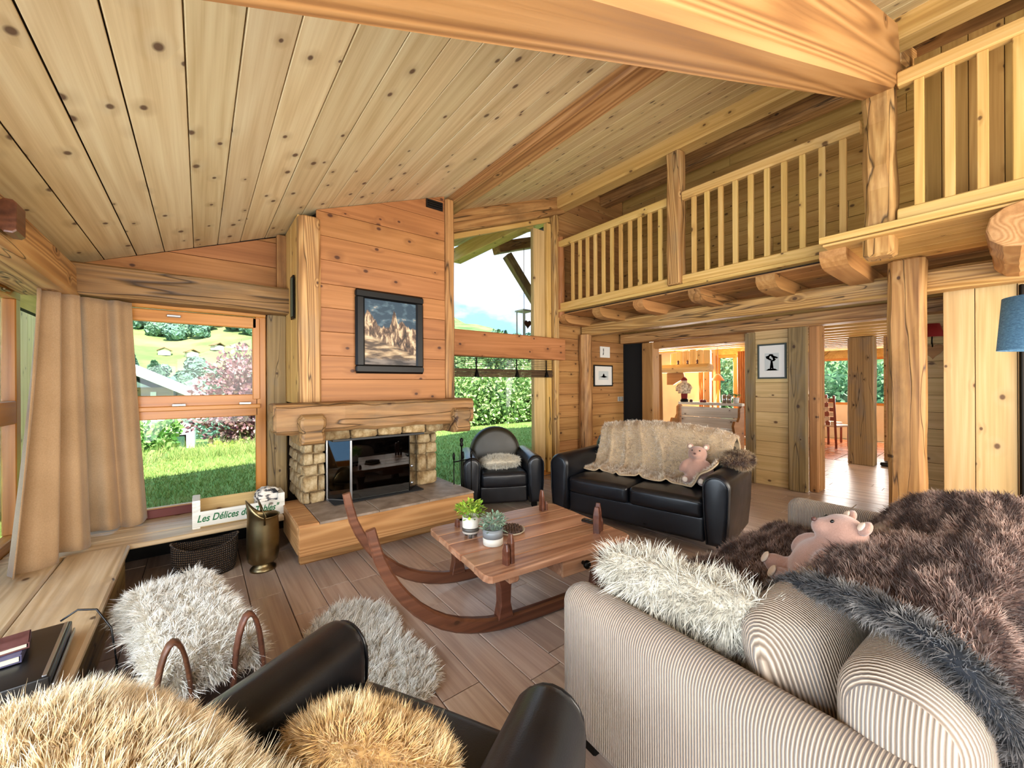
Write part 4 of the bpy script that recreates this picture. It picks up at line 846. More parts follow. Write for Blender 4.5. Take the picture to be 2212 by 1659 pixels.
mk('print', [(x, -.0075, z) for x, z in ((-.07, -.05), (-.05, 0), (-.06, .05), (-.045, .07), (-.035, .03), (-.04, -.02), (-.05, -.055))], [tuple(range(7))], ink, o, WM[o.name])
tree_art = [([(-.085, -.13), (.085, -.13), (.085, .11), (-.085, .11)], lgrey), ([(-.07, -.125), (.075, -.125), (.04, -.10), (-.04, -.10)], ink), ([(-.012, -.11), (.0, -.09), (.012, -.11), (.024, -.11), (.011, -.0), (-.011, -.0), (-.024, -.11)], ink)]
for k in range(16):
    a = 2*PI*k/16; cxx, czz = .062*math.cos(a)*(.35+.65*rr.random()), .045+.045*math.sin(a)*(.4+.6*rr.random()); q = .015+.009*rr.random()
    tree_art.append(([(cxx+q*math.cos(b)*(.8+.4*rr.random()), czz+q*.7*math.sin(b)) for b in [2*PI*i/7 for i in range(7)]], ink))
picture('framed_picture', 'grey framed tree print on the pale partition', T((XR-.014, 2.045, 1.69), -PI/2), .345, .475, .022, plain('grey_frame', '#3d4743', .4), tree_art)
sw = thing('switch_plate', 'small grey double switch plate low on the back wall', 'switch', T((6.0, YB-.008, 1.12)))
for s in (-1, 1): box('switch_key', (s*.038, -.006, 0), (.06, .01, .07), plain('switch_grey%d' % s, '#8f8c84', .4), sw, .003, WM[sw.name])
box('switch_base', (0, 0, 0), (.16, .008, .085), plain('switch_rim', '#b5b0a4', .4), sw, .003, WM[sw.name])
# ================================================================== LEATHER SEATING
def fdir(f): return math.atan2(-f[0], f[1])
def arm_profile(aw, ah, zb=.07, n=10):
    p = [(-aw*.36, zb), (aw*.36, zb), (aw*.46, zb+(ah-zb)*.4), (aw*.5, ah-aw*.55)]
    for k in range(n+1):
        a = PI*k/n; p.append((aw*.5*math.cos(a), ah-aw*.5+aw*.5*math.sin(a)))
    p += [(-aw*.5, ah-aw*.55), (-aw*.46, zb+(ah-zb)*.4)]
    out = []
    for q in p:
        if not out or (Vector(q)-Vector(out[-1])).length > .012: out.append(q)
    return out
def club(name, label, cat, M, Wd, D, aw, ah, sh, bh, back, nseat, lmat='leather', backmat='leather'):
    o = thing(name, label, cat, M); L = MAT[lmat]; pr = arm_profile(aw, ah)
    for s in (-1, 1):
        a = profile_loft('arm', pr, rnd_stations(-D/2+.04, D/2, .045), L, o, M @ Matrix.Translation((s*(Wd/2-aw/2), 0, 0)))
        pts = [(x*.86, D/2-.004, (z-.3)*.93+.3) for x, z in pr]; pts = pts[1:]+pts[:1]
        sweep('welt', pts, circ(.006, 6), MAT['welt'], a, M @ Matrix.Translation((s*(Wd/2-aw/2), 0, 0)))
    iw = Wd-2*aw+.03
    rbox('front_panel', iw, D-.16, sh-.22, .03, L, o, M @ Matrix.Translation((0, .03, .07+(sh-.22)/2)))
    for k in range(nseat):
        w = (iw-.01)/nseat; x = -iw/2+w*(k+.5)
        c = rbox('seat_cushion', w-.008, D-.2, .17, .045, L, o, M @ Matrix.Translation((x, .085, sh-.085)), puff=.02)
        sweep('welt', [(q*(w-.05)/2, (D-.2)/2-.002, .05) for q in (-1, -.5, 0, .5, 1)], circ(.005, 6), MAT['welt'], c, M @ Matrix.Translation((x, .085, sh-.085)))
    bw = Wd-aw*1.1; pts = []
    if back == 'round':
        r = bw/2*.92; zc = bh-r
        pts = [(-r*.92, .2), (r*.92, .2)]+[(r*math.cos(PI*k/18), zc+r*math.sin(PI*k/18)) for k in range(19)]
    else:
        pts = [(-bw/2, .2), (bw/2, .2), (bw/2+.0, bh-.22), (bw/2-.03, bh-.14)]+[(bw/2*.9*math.cos(PI*k/16)*1.0, bh-.13+.13*math.sin(PI*k/16)) for k in range(1, 16)]+[(-bw/2+.03, bh-.14), (-bw/2, bh-.22)]
    Mb = M @ Matrix.Translation((0, -D/2+.14, 0)) @ Matrix.Rotation(.12, 4, 'X')
    profile_loft('backrest', pts, rnd_stations(-.12, .12, .08, 5), MAT[backmat], o, Mb)
    rbox('back_panel', Wd-aw*.8, .1, ah-.12, .04, L, o, M @ Matrix.Translation((0, -D/2+.06, .07+(ah-.12)/2)))
    for sx in (-1, 1):
        for sy in (-1, 1): box('foot', (sx*(Wd/2-.1), sy*(D/2-.12), .037), (.06, .06, .075), MAT['iron'], o, .006, M)
    return o
ffar = (-.46, -.888)
armch_far = club('leather_armchair', 'round backed dark leather club chair by the tall window', 'armchair', T((2.83, 3.86, 0), fdir(ffar)), .92, .84, .2, .60, .42, .86, 'round', 1, 'leather', 'oliveleather')
fnear = (.88, .475)
MN = T((.19, .90, 0), fdir(fnear))
armch_near = club('leather_armchair', 'black leather club chair in the near foreground', 'armchair', MN, .94, .88, .2, .60, .44, .82, 'round', 1)
fs = (-.982, -.187)
MS = T((3.56, 2.33, 0), fdir(fs))
sofa_b = club('leather_sofa', 'black leather two seat sofa in front of the gallery', 'sofa', MS, 1.74, .92, .22, .66, .44, .92, 'sofa', 2)

# ================================================================== CORDUROY SOFA
MCo = T((1.10, 1.12, 0), math.radians(-3.5))            # local origin at the near front corner, x along the sofa, -y to its back
cs = thing('corduroy_sofa', 'beige corduroy sofa in the right foreground', 'sofa', MCo)
def cpart(name, lo, hi, r, mat, puff=0., tilt=0.):
    c = [(a+b)/2 for a, b in zip(lo, hi)]; s = [b-a for a, b in zip(lo, hi)]
    return rbox(name, s[0], s[1], s[2], r, MAT[mat], cs, MCo @ Matrix.Translation(c) @ Matrix.Rotation(tilt, 4, 'X'), puff, 5)
cpart('arm', (0, -1.05, .07), (.155, 0, .62), .07, 'cordy')
cpart('arm', (2.02, -1.0, .07), (2.175, -.02, .62), .07, 'cordy')
cpart('backrest', (.10, -1.08, .07), (2.08, -.83, .765), .115, 'cordf')
cpart('seat_base', (.14, -.95, .08), (2.04, -.03, .30), .03, 'cordx')
for k in range(2): cpart('seat_cushion', (.16+.935*k, -.84, .29), (1.085+.935*k, -.02, .45), .05, 'cordx', .02)
for k in range(2):
    Pq = pillow_grid(.66 if k == 0 else .8, .38, .28, 44, 20, .62)
    gridmesh('back_cushion', Pq, MAT['cordx'], cs, MCo @ Matrix.Translation((.49+1.0*k, -.69, .575-.03*k)) @ Matrix.Rotation(PI/2-.3, 4, 'X'), wrap=True)
for sx in (.1, 2.07):
    for sy in (-.1, -.92): box('foot', (sx, sy, .036), (.07, .07, .074), MAT['iron'], cs, .006, MCo)

# ================================================================== SLEIGH COFFEE TABLE
ZT = .405
MTb = T((1.735, 2.045, 0), math.radians(-6))
tb_ = thing('sleigh_table', 'low coffee table made from an old wooden sleigh with upturned runners', 'coffee table', MTb)
def TB(*p): return MTb @ Vector(p)
ys = [-.43, -.27, -.10, .08, .25, .43]
for k in range(5):
    a, b = ys[k]+.002, ys[k+1]-.002; x0, x1 = -.54+(.004 if k in (1, 3) else 0), .54
    cut = .05 if k in (0, 4) else .004
    poly = [(x0, a), (x1, a), (x1, b), (x0, b)]
    if k == 0: poly = [(x0+.03, a), (x0+.08, a), (x1-.05, a), (x1-.012, a+.014), (x1, a+.05), (x1, b), (x0, b), (x0, a+.05), (x0+.012, a+.014)]
    if k == 4: poly = [(x0, a), (x1, a), (x1, b-.05), (x1-.012, b-.014), (x1-.05, b), (x0+.05, b), (x0+.012, b-.014), (x0, b-.05)]
    slab('plank', poly, MTb @ Matrix.Translation((0, 0, ZT)), .035, MAT['table'], tb_, .006)
for xx in (-.36, .36): beam('cross_bar', TB(xx, -.40, ZT-.06), TB(xx, .40, ZT-.06), .07, .05, MAT['table'], tb_, ch=.01)
for s, yy in ((0, -.285), (1, .345)):
    pts = [(.66, yy, .045), (.4, yy, .045), (.1, yy, .045), (-.15, yy, .048), (-.38, yy, .06), (-.56, yy, .10), (-.72, yy, .17), (-.86, yy, .28), (-.97, yy, .42), (-1.045, yy, .57), (-1.085, yy, .72+.025*s)]
    # smooth the curve
    q = []
    for i in range(len(pts)-1):
        for t_ in (0, .5):
            p0, p1, p2, p3 = [Vector(pts[max(0, min(len(pts)-1, i+d))]) for d in (-1, 0, 1, 2)]
            q.append(.5*((2*p1)+(p2-p0)*t_+(2*p0-5*p1+4*p2-p3)*t_**2+(3*p1-p0-3*p2+p3)*t_**3))
    q.append(Vector(pts[-1])); sc = [1 if i < 10 else 1-.42*(i-10)/(len(q)-11) for i in range(len(q))]
    sweep('runner', q, rect8(.078, .05, .012), MAT['runner'], tb_, MTb, sc, smooth=False, up=(0, 1, 0))
    for xx in (-.36, .36):
        prof = [(-.05, .085), (.05, .085), (.032, .17), (.036, .26), (.05, ZT-.085), (-.05, ZT-.085), (-.036, .26), (-.032, .17)]
        profile_loft('leg', prof, [(-.03, .004), (-.026, 0), (.026, 0), (.03, .004)], MAT['runner'], tb_, MTb @ Matrix.Translation((xx, yy, 0)), smooth=False)
def stake(x, y, hs, rot):
    Mk = MTb @ Matrix.Translation((x, y, ZT)) @ Matrix.Rotation(rot, 4, 'Z')
    for k, h in enumerate(hs):
        V, Fc = loftv([[(a+.035*(k-len(hs)/2+.5), b, z) for a, b in rect8(.026*s, .045*s, .004)] for z, s in ((-.04, 1), (h*.7, .95), (h, .6))])
        mk('stake', V, Fc, MAT['runner'], tb_, Mk)
stake(-.36, -.34, (.11, .16), .2); stake(.40, -.26, (.17, .19, .09), .5); stake(.36, .30, (.16, .07), .1); stake(-.36, .34, (.05,), 0)
dr = beam('drawer_box', TB(.02, -.12, ZT-.115), TB(.30, -.12, ZT-.115), .44, .13, MAT['table'], tb_, ch=.008)
beam('drawer_front', TB(.01, -.35, ZT-.115), TB(.31, -.35, ZT-.115), .02, .12, MAT['table'], dr, ch=.006)
lathe('drawer_knob', [(.012, 0), (.014, .02), (.024, .03), (.026, .045), (.018, .055), (.001, .057)], MAT['iron'], dr, MTb @ Matrix.Translation((.17, -.36, ZT-.115)) @ Matrix.Rotation(PI/2, 4, 'X'), 14)

# plants and tray on the table
def leafplant(name, label, M, pot, col1, col2, n, rad, h, lw, ll, seed, droopy=0.):
    o = thing(name, label, 'plant', M); pot(o, M); r = np.random.default_rng(seed); V = []; F = []
    for k in range(n):
        a = r.random()*2*PI; rr_ = rad*math.sqrt(r.random()); zz = h[0]+(h[1]-h[0])*r.random()**.7*(1-.35*(rr_/rad)); c = Vector((rr_*math.cos(a), rr_*math.sin(a), zz))
        d = Vector((math.cos(a+r.normal()*.6), math.sin(a+r.normal()*.6), .35+r.normal()*.4)).normalized(); s = d.cross(Vector((0, 0, 1))).normalized(); u = s.cross(d)
        b = len(V); w = lw*(.7+.6*r.random()); l = ll*(.7+.6*r.random())
        V += [c, c+d*l*.5+s*w/2+u*l*.08, c+d*l, c+d*l*.5-s*w/2+u*l*.08]; F += [(b, b+1, b+2), (b, b+2, b+3)]
    mt = MT(name+'_leaf'); ge = mt.n('ShaderNodeNewGeometry'); mt.set(Base_Color=mt.ramp(ge.outputs['Random Per Island'], [(0, col1), (1, col2)]), Roughness=.5); mt.b.inputs['Subsurface Weight'].default_value = .0
    lf = mk('foliage', V, F, mt.m, o, M); lf['kind'] = 'stuff'
    for k in range(6):
        a = 2*PI*k/6; sweep('stem', [(0, 0, h[0]-.03), (rad*.3*math.cos(a), rad*.3*math.sin(a), (h[0]+h[1])/2), (rad*.6*math.cos(a), rad*.6*math.sin(a), h[1]*.93)], circ(.0025, 5), mt.m, o, M)
    return o
def pot_legs(o, M):
    lathe('pot', [(.045, .03), (.055, .03), (.055, .07), (.055, .135), (.048, .135), (.046, .12), (.001, .12)], plain('cream_glaze', '#d9d2c4', .4, nv=.03), o, M); lathe('pot_base', [(.03, .024), (.048, .026), (.0565, .045), (.0565, .066), (.054, .066)], plain('dark_glaze', '#4b4640', .45), o, M)
    for k in range(3): lathe('pot_foot', [(.010, 0), (.012, .03)], plain('pot_foot_mat%d' % k, '#4b4640', .5), o, M @ Matrix.Translation((.036*math.cos(2.1*k), .036*math.sin(2.1*k), 0)), 8)
def pot_round(o, M):
    lathe('pot', [(.05, 0), (.062, .004), (.064, .05)], plain('cream_dip', '#cfc8ba', .5), o, M); lathe('pot_upper', [(.0642, .048), (.064, .1), (.056, .1), (.054, .085), (.001, .085)], plain('grey_glaze', '#7c7f80', .35), o, M)
leafplant('potted_plant', 'bright green plant in a footed cream pot on the sleigh table', MTb @ Matrix.Translation((-.36, .13, ZT)), pot_legs, '#5f8f2a', '#b6cf4a', 260, .085, (.13, .235), .022, .032, 3)
leafplant('potted_plant', 'grey green plant in a round grey pot on the sleigh table', MTb @ Matrix.Translation((-.30, -.06, ZT)), pot_round, '#5d7a62', '#a9bfa6', 260, .075, (.09, .20), .016, .03, 4)
ty = thing('cone_tray', 'round tray filled with small pine cones on the sleigh table', 'tray', MTb @ Matrix.Translation((-.10, .06, ZT)))
lathe('tray', [(.001, .0), (.085, 0), (.1, .012), (.102, .018), (.096, .018), (.084, .008), (.001, .008)], plain('tray_cream', '#b9ab93', .5), ty)
cone = lathe('pine_cone', [(.002, 0), (.011, .004), (.013, .011), (.009, .02), (.002, .025)], plain('cone_brown', '#4a3428', .7, nv=.08, ns=80), ty, n=7, smooth=False)
k = 0; rc = random.Random(5)
for i in range(-4, 5):
    for j in range(-4, 5):
        x, y = i*.021+(.0105 if j % 2 else 0), j*.0185
        if x*x+y*y < .077**2:
            Mx = WM[ty.name] @ Matrix.Translation((x, y, .008)) @ Matrix.Rotation(rc.uniform(-.3, .3), 4, 'X')
            if k == 0: place(cone, Mx, ty)
            else: share(cone, Mx, ty)
            k += 1
rm = thing('remote_control', 'black remote control on the far right corner of the sleigh table', 'remote control', MTb @ Matrix.Translation((.475, -.12, ZT)) @ Matrix.Rotation(.3, 4, 'Z'))
box('remote_body', (0, 0, .009), (.045, .15, .018), MAT['black'], rm, .005, WM[rm.name])
for k in range(4): box('button', (0, -.05+.03*k, .0195), (.022, .012, .004), MAT['chrome'] if k == 0 else plain('btn%d' % k, '#44464a', .5), rm, .001, WM[rm.name])

# ================================================================== LEFT FOREGROUND
bx = thing('black_box', 'flat black hi-fi unit lying on the side bench', 'hi-fi', T((-.66, 2.32, .306), .05))
M = WM[bx.name]; rbox('case', .46, .44, .07, .006, MAT['black'], bx, M @ Matrix.Translation((0, 0, .038)), n=2); box('trim_strip', (.215, 0, .0745), (.012, .42, .004), MAT['chrome'], bx, .001, M); box('trim_strip', (.236, 0, .03), (.006, .43, .02), MAT['chrome'], bx, .001, M)
def book(name, label, M, w, d, h, col):
    o = thing(name, label, 'book', M, 'books on the hi-fi unit'); c = plain(name+label[:9], col, .45, nv=.08, ns=14)
    for z in (.002, h-.002): box('cover', (0, 0, z), (w, d, .004), c, o, .001, M)
    box('spine', (w/2-.002, 0, h/2), (.004, d, h), c, o, .001, M); box('pages', (-.002, 0, h/2), (w-.01, d-.01, h-.008), plain('pages'+label[:9], '#d8cdb4', .8), o, .001, M)
book('book', 'purple covered book lying under the small one', T((-.66, 2.36, .382), .10), .26, .2, .028, '#4a4560')
book('book', 'small dark red book on top of the stack', T((-.585, 2.36, .411), .18), .13, .12, .022, '#5a2f2c')
book('book', 'yellow edged magazine beside the books', T((-.74, 2.2, .382), -.2), .16, .12, .016, '#8a7434')
cb = sweep('cable', [tuple(q_) for q_ in (lambda p: [Vector(p[i]).lerp(Vector(p[i+1]), t_) for i in range(len(p)-1) for t_ in (0, .5)]+[Vector(p[-1])])([(-.47, 2.52, .40), (-.42, 2.52, .43), (-.36, 2.50, .42), (-.31, 2.46, .34), (-.29, 2.43, .2), (-.285, 2.42, .08), (-.28, 2.40, .012)])], circ(.004, 6), MAT['black']); tag(cb, 'thin black cable arching from the side bench to the floor', 'cable')
lgk = thing('log_basket', 'dark leather log basket with two loop handles under a sheepskin', 'log basket', T((-.05, 2.42, 0), .18))
M = WM[lgk.name]; lk = leather('brown_leather', '#1c120c', '#332016', .45)
rbox('basket_body', .32, .86, .30, .03, lk, lgk, M @ Matrix.Translation((0, 0, .155)))
for s in (-1, 1):
    sweep('handle', [(s*.12+.055*math.cos(a), -.475-.015*math.sin(a), .12+.34*math.sin(a)) for a in [PI*k/14 for k in range(15)]], rect8(.014, .045, .005), wood('handle_leather%d' % s, '#3a2114', '#5b3522', '#7a4c32', knots=0, ring=.2, rough=.45), lgk, M, up=(0, 1, 0))
# fire tools
ft_ = thing('fire_tools', 'black iron fire tool stand on the right end of the hearth', 'fire tools', T((2.155, 3.60, 0)))
M = WM[ft_.name]; lathe('base', [(.08, 0), (.08, .01), (.02, .02), (.001, .022)], MAT['iron'], ft_, M); sweep('pole', [(0, 0, .01), (0, 0, .75)], circ(.008), MAT['iron'], ft_, M)
lathe('finial', [(.004, .74), (.014, .75), (.02, .77), (.012, .79), (.02, .81), (.016, .83), (.001, .84)], MAT['iron'], ft_, M, 12)
beam('cross_arm', M @ Vector((-.11, -.02, .60)), M @ Vector((.11, .02, .60)), .012, .012, MAT['iron'], ft_, ch=.003)
for k, xx in enumerate((-.11, .0, .1)):
    t_ = sweep('tool', [(xx, -.03, .64), (xx, -.03, .12)], circ(.006, 6), MAT['iron'], ft_, M); lathe('tool_grip', [(.004, .62), (.012, .63), (.012, .68), (.004, .70)], MAT['iron'], t_, M @ Matrix.Translation((xx, -.03, 0)), 10)
# floor lamp with blue shade
la = thing('floor_lamp', 'floor lamp with a slate blue drum shade at the right edge', 'floor lamp', T((3.52, -.115, 0)))
M = WM[la.name]; lathe('lamp_base', [(.001, 0), (.14, 0), (.14, .015), (.02, .03), (.012, .05)], MAT['iron'], la, M); sweep('pole', [(0, 0, .03), (0, 0, 1.62)], circ(.011, 10), MAT['iron'], la, M)
m = MT('blue_shade'); f = m.noise(m.mapv(m.coord(), (60, 60, 220)), 1, 3, .7); m.set(Base_Color=m.ramp(f, [(.3, '#3f6480'), (.6, '#5f8aa8'), (.8, '#8db0c6')]), Roughness=.8); m.bump(f, .4, .003)
lathe('lamp_shade', [(.185, 1.57), (.165, 1.855), (.162, 1.855), (.182, 1.57)], m.m, la, M, 40, cap=False)
# ================================================================== FUR AND SOFT THINGS
FM = {}
FM['white'] = furmat('white_wool', '#d2c8b6', '#ece5d8', '#fbf8f2', '#e2d4bc', .58, 6, amt=.5)
FM['cream'] = furmat('cream_wool', '#c2a676', '#e2cda4', '#f6ecd6', '#d9b37c', .52, 4.5, amt=.7)
FM['tan'] = furmat('tan_wool', '#bb9458', '#dcb97e', '#f2dfb6', '#cfa05c', .52, 7, amt=.7)
FM['shag'] = furmat('shaggy_cream', '#a89f8d', '#cfc7b5', '#ece6d8', '#b9ad92', .55, 8, amt=.6)
FM['beige'] = furmat('beige_faux_fur', '#b3977a', '#dcc9ae', '#fffaf0', '#b08f68', .53, 6, tscale=(1, 2, 1))
FM['brown'] = furmat('brown_faux_fur', '#4a342c', '#8a6a5c', '#cdb4a4', '#33221e', .49, 3.4, tscale=(1.2, 5.0, 2.4))
FM['hem'] = furmat('dark_plush', '#141210', '#2d2825', '#6a6460', '#a69c92', .6, 12)
base_w = plain('wool_base', '#c9bda6', .9); base_t = plain('tan_base', '#a98550', .9); base_b = plain('brown_base', '#3d2820', .95); base_g = plain('beige_base', '#c2a885', .95)
def furry(name, label, cat, P, base, fm, n, ln, wd, wrap=False, flip=False, M=None, thick=.01, parent=None, **k):
    o = gridmesh(name, P, base, parent, M, thick=0 if wrap else thick, wrap=wrap, side=1 if flip else -1)
    if parent is None: tag(o, label, cat)
    fur('wool', o, P, n, ln, wd, fm, wrap=wrap, flip=flip if not wrap else True, **k); return o
def spline_path(pts, n):
    p = np.array(pts, float); d = np.r_[0, np.cumsum(np.linalg.norm(np.diff(p, axis=0), axis=1))]; t = np.linspace(0, d[-1], n)
    q = np.stack([np.interp(t, d, p[:, c]) for c in range(p.shape[1])], 1)
    for _ in range(3): q[1:-1] = (q[:-2]+2*q[1:-1]+q[2:])/4
    return q
def drape(path_fn, nu, nv, amp=.0, seed=0, fx=3., fy=4.):
    """path_fn(u) -> list of 3D points; returns grid nu x nv"""
    r = np.random.default_rng(seed); P = np.stack([spline_path(path_fn(i/(nu-1)), nv) for i in range(nu)])
    if amp:
        d1 = np.gradient(P, axis=0); d2 = np.gradient(P, axis=1); n = np.cross(d1, d2); n /= np.maximum(np.linalg.norm(n, axis=2), 1e-9)[..., None]
        U, V = np.meshgrid(np.linspace(0, 1, nu), np.linspace(0, 1, nv), indexing='ij'); h = 0
        for k in range(5):
            a, b, c = r.normal()*fx, r.normal()*fy, r.random()*6.28; h = h+np.sin(U*a*6.28+V*b*6.28+c)/5
        P = P+n*(amp*h)[..., None]
    return P
# --- sheepskin on the log basket
Ml = WM['log_basket']
def hp(u):
    x = (u-.5); e = .04*math.sin(u*17)
    return [tuple(Ml @ Vector(p)) for p in ((x*.34, -.46+e*.3, .22), (x*.36, -.46, .30), (x*.38+.01, -.40, .335), (x*.40+.01, -.1, .345), (x*.42, .2, .345), (x*.40-.01, .42, .34), (x*.38-.02, .52+e, .30))]
def bendx(P, M, hw, drop):      # let the long sides hang down
    I = np.array(M.inverted()); Q = P @ I[:3, :3].T+I[:3, 3]; a = np.abs(Q[..., 0]); k = np.maximum(0, a-hw); Q[..., 2] -= k*drop; return pmat(M, Q)
P = drape(hp, 40, 60, .008, 3); P = bendx(P, Ml, .14, 1.4)
furry('sheepskin', 'white shaggy sheepskin lying over the leather log basket', 'sheepskin', P, base_w, FM['white'], 26000, .036, .0028, lean=(0.1, -.5, .0), clump=.02, seed=1, droop=.25, curl=.5, flip=False)
# --- sheepskin rug on the floor
def rug(cx, cy, rot, outline, z=.012, nu=30, nv=72):
    P = np.zeros((nu, nv, 3)); A = np.array(outline); th = np.linspace(0, 2*PI, len(A)+1); rr_ = np.r_[A, A[0]]
    for j in range(nv):
        a = 2*PI*j/nv; R_ = np.interp(a, th, rr_)
        for i in range(nu):
            t_ = (i+.02)/(nu-1); P[i, j] = (cx+R_*t_*math.cos(a+rot), cy+R_*t_*math.sin(a+rot), z+.012*math.sin(t_*3.1)+(.006 if i < nu-1 else -.006))
    return P
P = rug(.66, 2.12, .0, [.21, .22, .27, .36, .42, .50, .52, .44, .38, .33, .30, .30, .31, .29, .27, .30, .40, .46, .50, .52, .46, .36, .27, .22], nv=72)
Pw = np.concatenate([P, P[:, :1]], 1)
furry('sheepskin_rug', 'white sheepskin rug lying on the floor behind the near armchair', 'rug', Pw, base_w, FM['white'], 26000, .036, .003, clump=.022, seed=2, curl=.5, lean=(.3, -.3, 0), droop=.2, thick=.008)
# --- sheepskin over the back of the near armchair
def sk(u):
    x = -.47+.56*u; z = .765+.035*math.cos((u-.45)*2.6)-.10*max(0, abs(u-.45)-.25)
    o_ = .05*math.sin(u*7)
    return [tuple(MN @ Vector(p)) for p in ((x*1.05-.02, -.03+o_*.3, .50+o_), (x*1.03, -.09, .66), (x, -.15, z-.05), (x, -.21, z+.005), (x, -.30, z+.03), (x*1.02, -.40, z+.01), (x*1.04, -.485, z-.07), (x*1.06, -.52, z-.25), (x*1.06, -.53, .36+o_))]
P = drape(sk, 60, 60, .012, 7)
furry('sheepskin', 'large cream sheepskin draped over the back of the near armchair', 'sheepskin', P, base_t, FM['cream'], 60000, .032, .0018, clump=.016, seed=4, curl=.3, flip=True, lean=(0, 0, .0), droop=.12)
# --- cushion on the near armchair
Mc = T((.31, .93, .535), fdir(fnear)+.15) @ Matrix.Rotation(-.85, 4, 'X') @ Matrix.Rotation(.75, 4, 'Z')
Pc = pmat(Mc, pillow_grid(.35, .35, .15, 36, 18, .55)); furry('sheepskin_cushion', 'golden tan sheepskin cushion standing in the near armchair', 'cushion', Pc, base_t, FM['tan'], 34000, .03, .0018, wrap=True, M=I4, clump=.016, seed=5, curl=.3, droop=.1)
# --- cushion on the far armchair
Mc = T((2.74, 3.72, .50), fdir(ffar)+.1) @ Matrix.Rotation(.15, 4, 'X'); Pc = pmat(Mc, pillow_grid(.44, .36, .13, 32, 14, .5))
furry('fur_cushion', 'greyish cream fur cushion lying on the round backed chair', 'cushion', Pc, base_w, FM['shag'], 9000, .03, .003, wrap=True, M=I4, clump=.03, seed=6, curl=.3)
# --- shaggy white cushion on the corduroy sofa
Mc = MCo @ T((.30, -.36, .60), .35) @ Matrix.Rotation(1.0, 4, 'Y') @ Matrix.Rotation(.12, 4, 'X'); Pc = pmat(Mc, pillow_grid(.34, .58, .16, 40, 18, .5, .06))
furry('shaggy_cushion', 'shaggy white cushion leaning on the near corduroy arm', 'cushion', Pc, base_w, FM['shag'], 20000, .048, .0028, wrap=True, M=I4, clump=.028, seed=8, curl=.55, droop=.3)
# --- beige throw on the leather sofa
def th(u):
    x = .66-1.42*u; a = max(0., 1-(x/.80)**2)**.5; zt_ = .81+.15*a
    r_ = math.sin(u*23)*.012
    pts = [(x, -.53, .45), (x, -.50, .70), (x*.995, -.48, zt_-.05), (x*.99, -.38, zt_+.03), (x*.98, -.27, zt_-.03), (x*.97, -.205, .68), (x*.96+.03, -.14+r_, .50), (x*.95+.05, -.04+r_, .472), (x*.95+.07-.05*u, .10+.10*u+r_*2, .472)]
    if u > .86:
        k = (u-.86)/.14; pts = [(a_, b_, max(c_, .48+k*.22 if b_ > -.2 else c_)) for a_, b_, c_ in pts]
    return [tuple(MS @ Vector(p)) for p in pts]
P = drape(th, 110, 70, .014, 11, fx=2.5, fy=.8)
_U, _V = np.meshgrid(np.linspace(0, 1, 110), np.linspace(0, 1, 70), indexing='ij'); _h = 0
for _c, _s, _w in ((.10, .10, .020), (.22, .16, .018), (.34, .24, .020), (.47, .36, .022), (.86, .10, .03)):
    _h = _h+np.exp(-((_U-_c-_s*(_V-.5)*1.2)/_w)**2)*np.clip((_V-.38)*4, 0, 1)
_n = np.cross(np.gradient(P, axis=0), np.gradient(P, axis=1)); _n /= -np.linalg.norm(_n, axis=2)[..., None]; P = P+_n*(.028*_h)[..., None]
furry('fur_throw', 'beige faux fur throw covering the back of the black sofa', 'throw', P, base_g, FM['beige'], 60000, .026, .0026, clump=.02, seed=9, curl=.25, flip=True, droop=.12, thick=.012)
# bundled end on the right arm
Pe = pmat(MS @ T((-.80, -.16, .70), .1), pillow_grid(.24, .50, .12, 26, 12, .8)); furry('throw_end', 'bunched dark tipped end of the beige throw on the sofa arm', 'throw', Pe, base_b, furmat('tipped_fur', '#5a3f2c', '#8a6b4c', '#d8c4a2', '#2c1d14', .5, 9), 8000, .032, .003, wrap=True, M=I4, clump=.02, seed=10, curl=.3)
# --- brown throw on the corduroy sofa
vs = [(.02, .34), (.0, .45), (-.07, .487), (-.25, .49), (-.42, .49), (-.50, .53), (-.555, .63), (-.62, .725), (-.72, .77), (-.84, .79), (-.95, .815), (-1.05, .80), (-1.10, .68), (-1.11, .48), (-1.11, .26)]
xn = [.86, .84, .78, .70, .60, .56, .52, .47, .42, .36, .28, .22, .26, .42, .62]
xf = [1.86, 1.88, 1.9, 1.9, 1.92, 1.92, 1.94, 1.98, 2.04, 2.08, 2.12, 2.15, 2.16, 2.16, 2.14]
def bt(u):
    return [tuple(MCo @ Vector((a+(b-a)*u, y+.012*math.sin(u*21+y*9), z+.01*math.sin(u*13+y*5)+(.02 if -.5 > y > -1.0 else 0)*math.sin(u*8)))) for a, b, (y, z) in zip(xn, xf, vs)]
P = drape(bt, 80, 80, .018, 21, fx=2.5, fy=2.5)
tw = furry('fur_throw', 'brown streaked faux fur throw spread over the corduroy sofa', 'throw', P, base_b, FM['brown'], 75000, .03, .0028, clump=.024, seed=12, curl=.3, flip=True, droop=.15, lean=(0, .25, 0), thick=.014)
# dark plush hem along its near edge
hem = P[:5].copy(); edge = P[0]; Hn = []
for i in range(len(edge)):
    t_ = edge[min(i+1, len(edge)-1)]-edge[max(i-1, 0)]; t_ /= np.linalg.norm(t_); s = P[2, i]-P[0, i]; s = s-t_*(s@t_); s /= max(1e-6, np.linalg.norm(s)); n_ = np.cross(t_, s)
    Hn.append([edge[i]+.028*(math.cos(a)*s+math.sin(a)*n_) for a in [2*PI*k/10 for k in range(10)]])
Hn = np.array(Hn[15:]); hm = gridmesh('throw_hem', Hn, plain('hem_base', '#15171c', .9), tw, I4, wrap=True); fur('hem_plush', hm, Hn, 16000, .028, .0028, FM['hem'], wrap=True, flip=True, seed=13, M=I4, clump=.02, curl=.3)

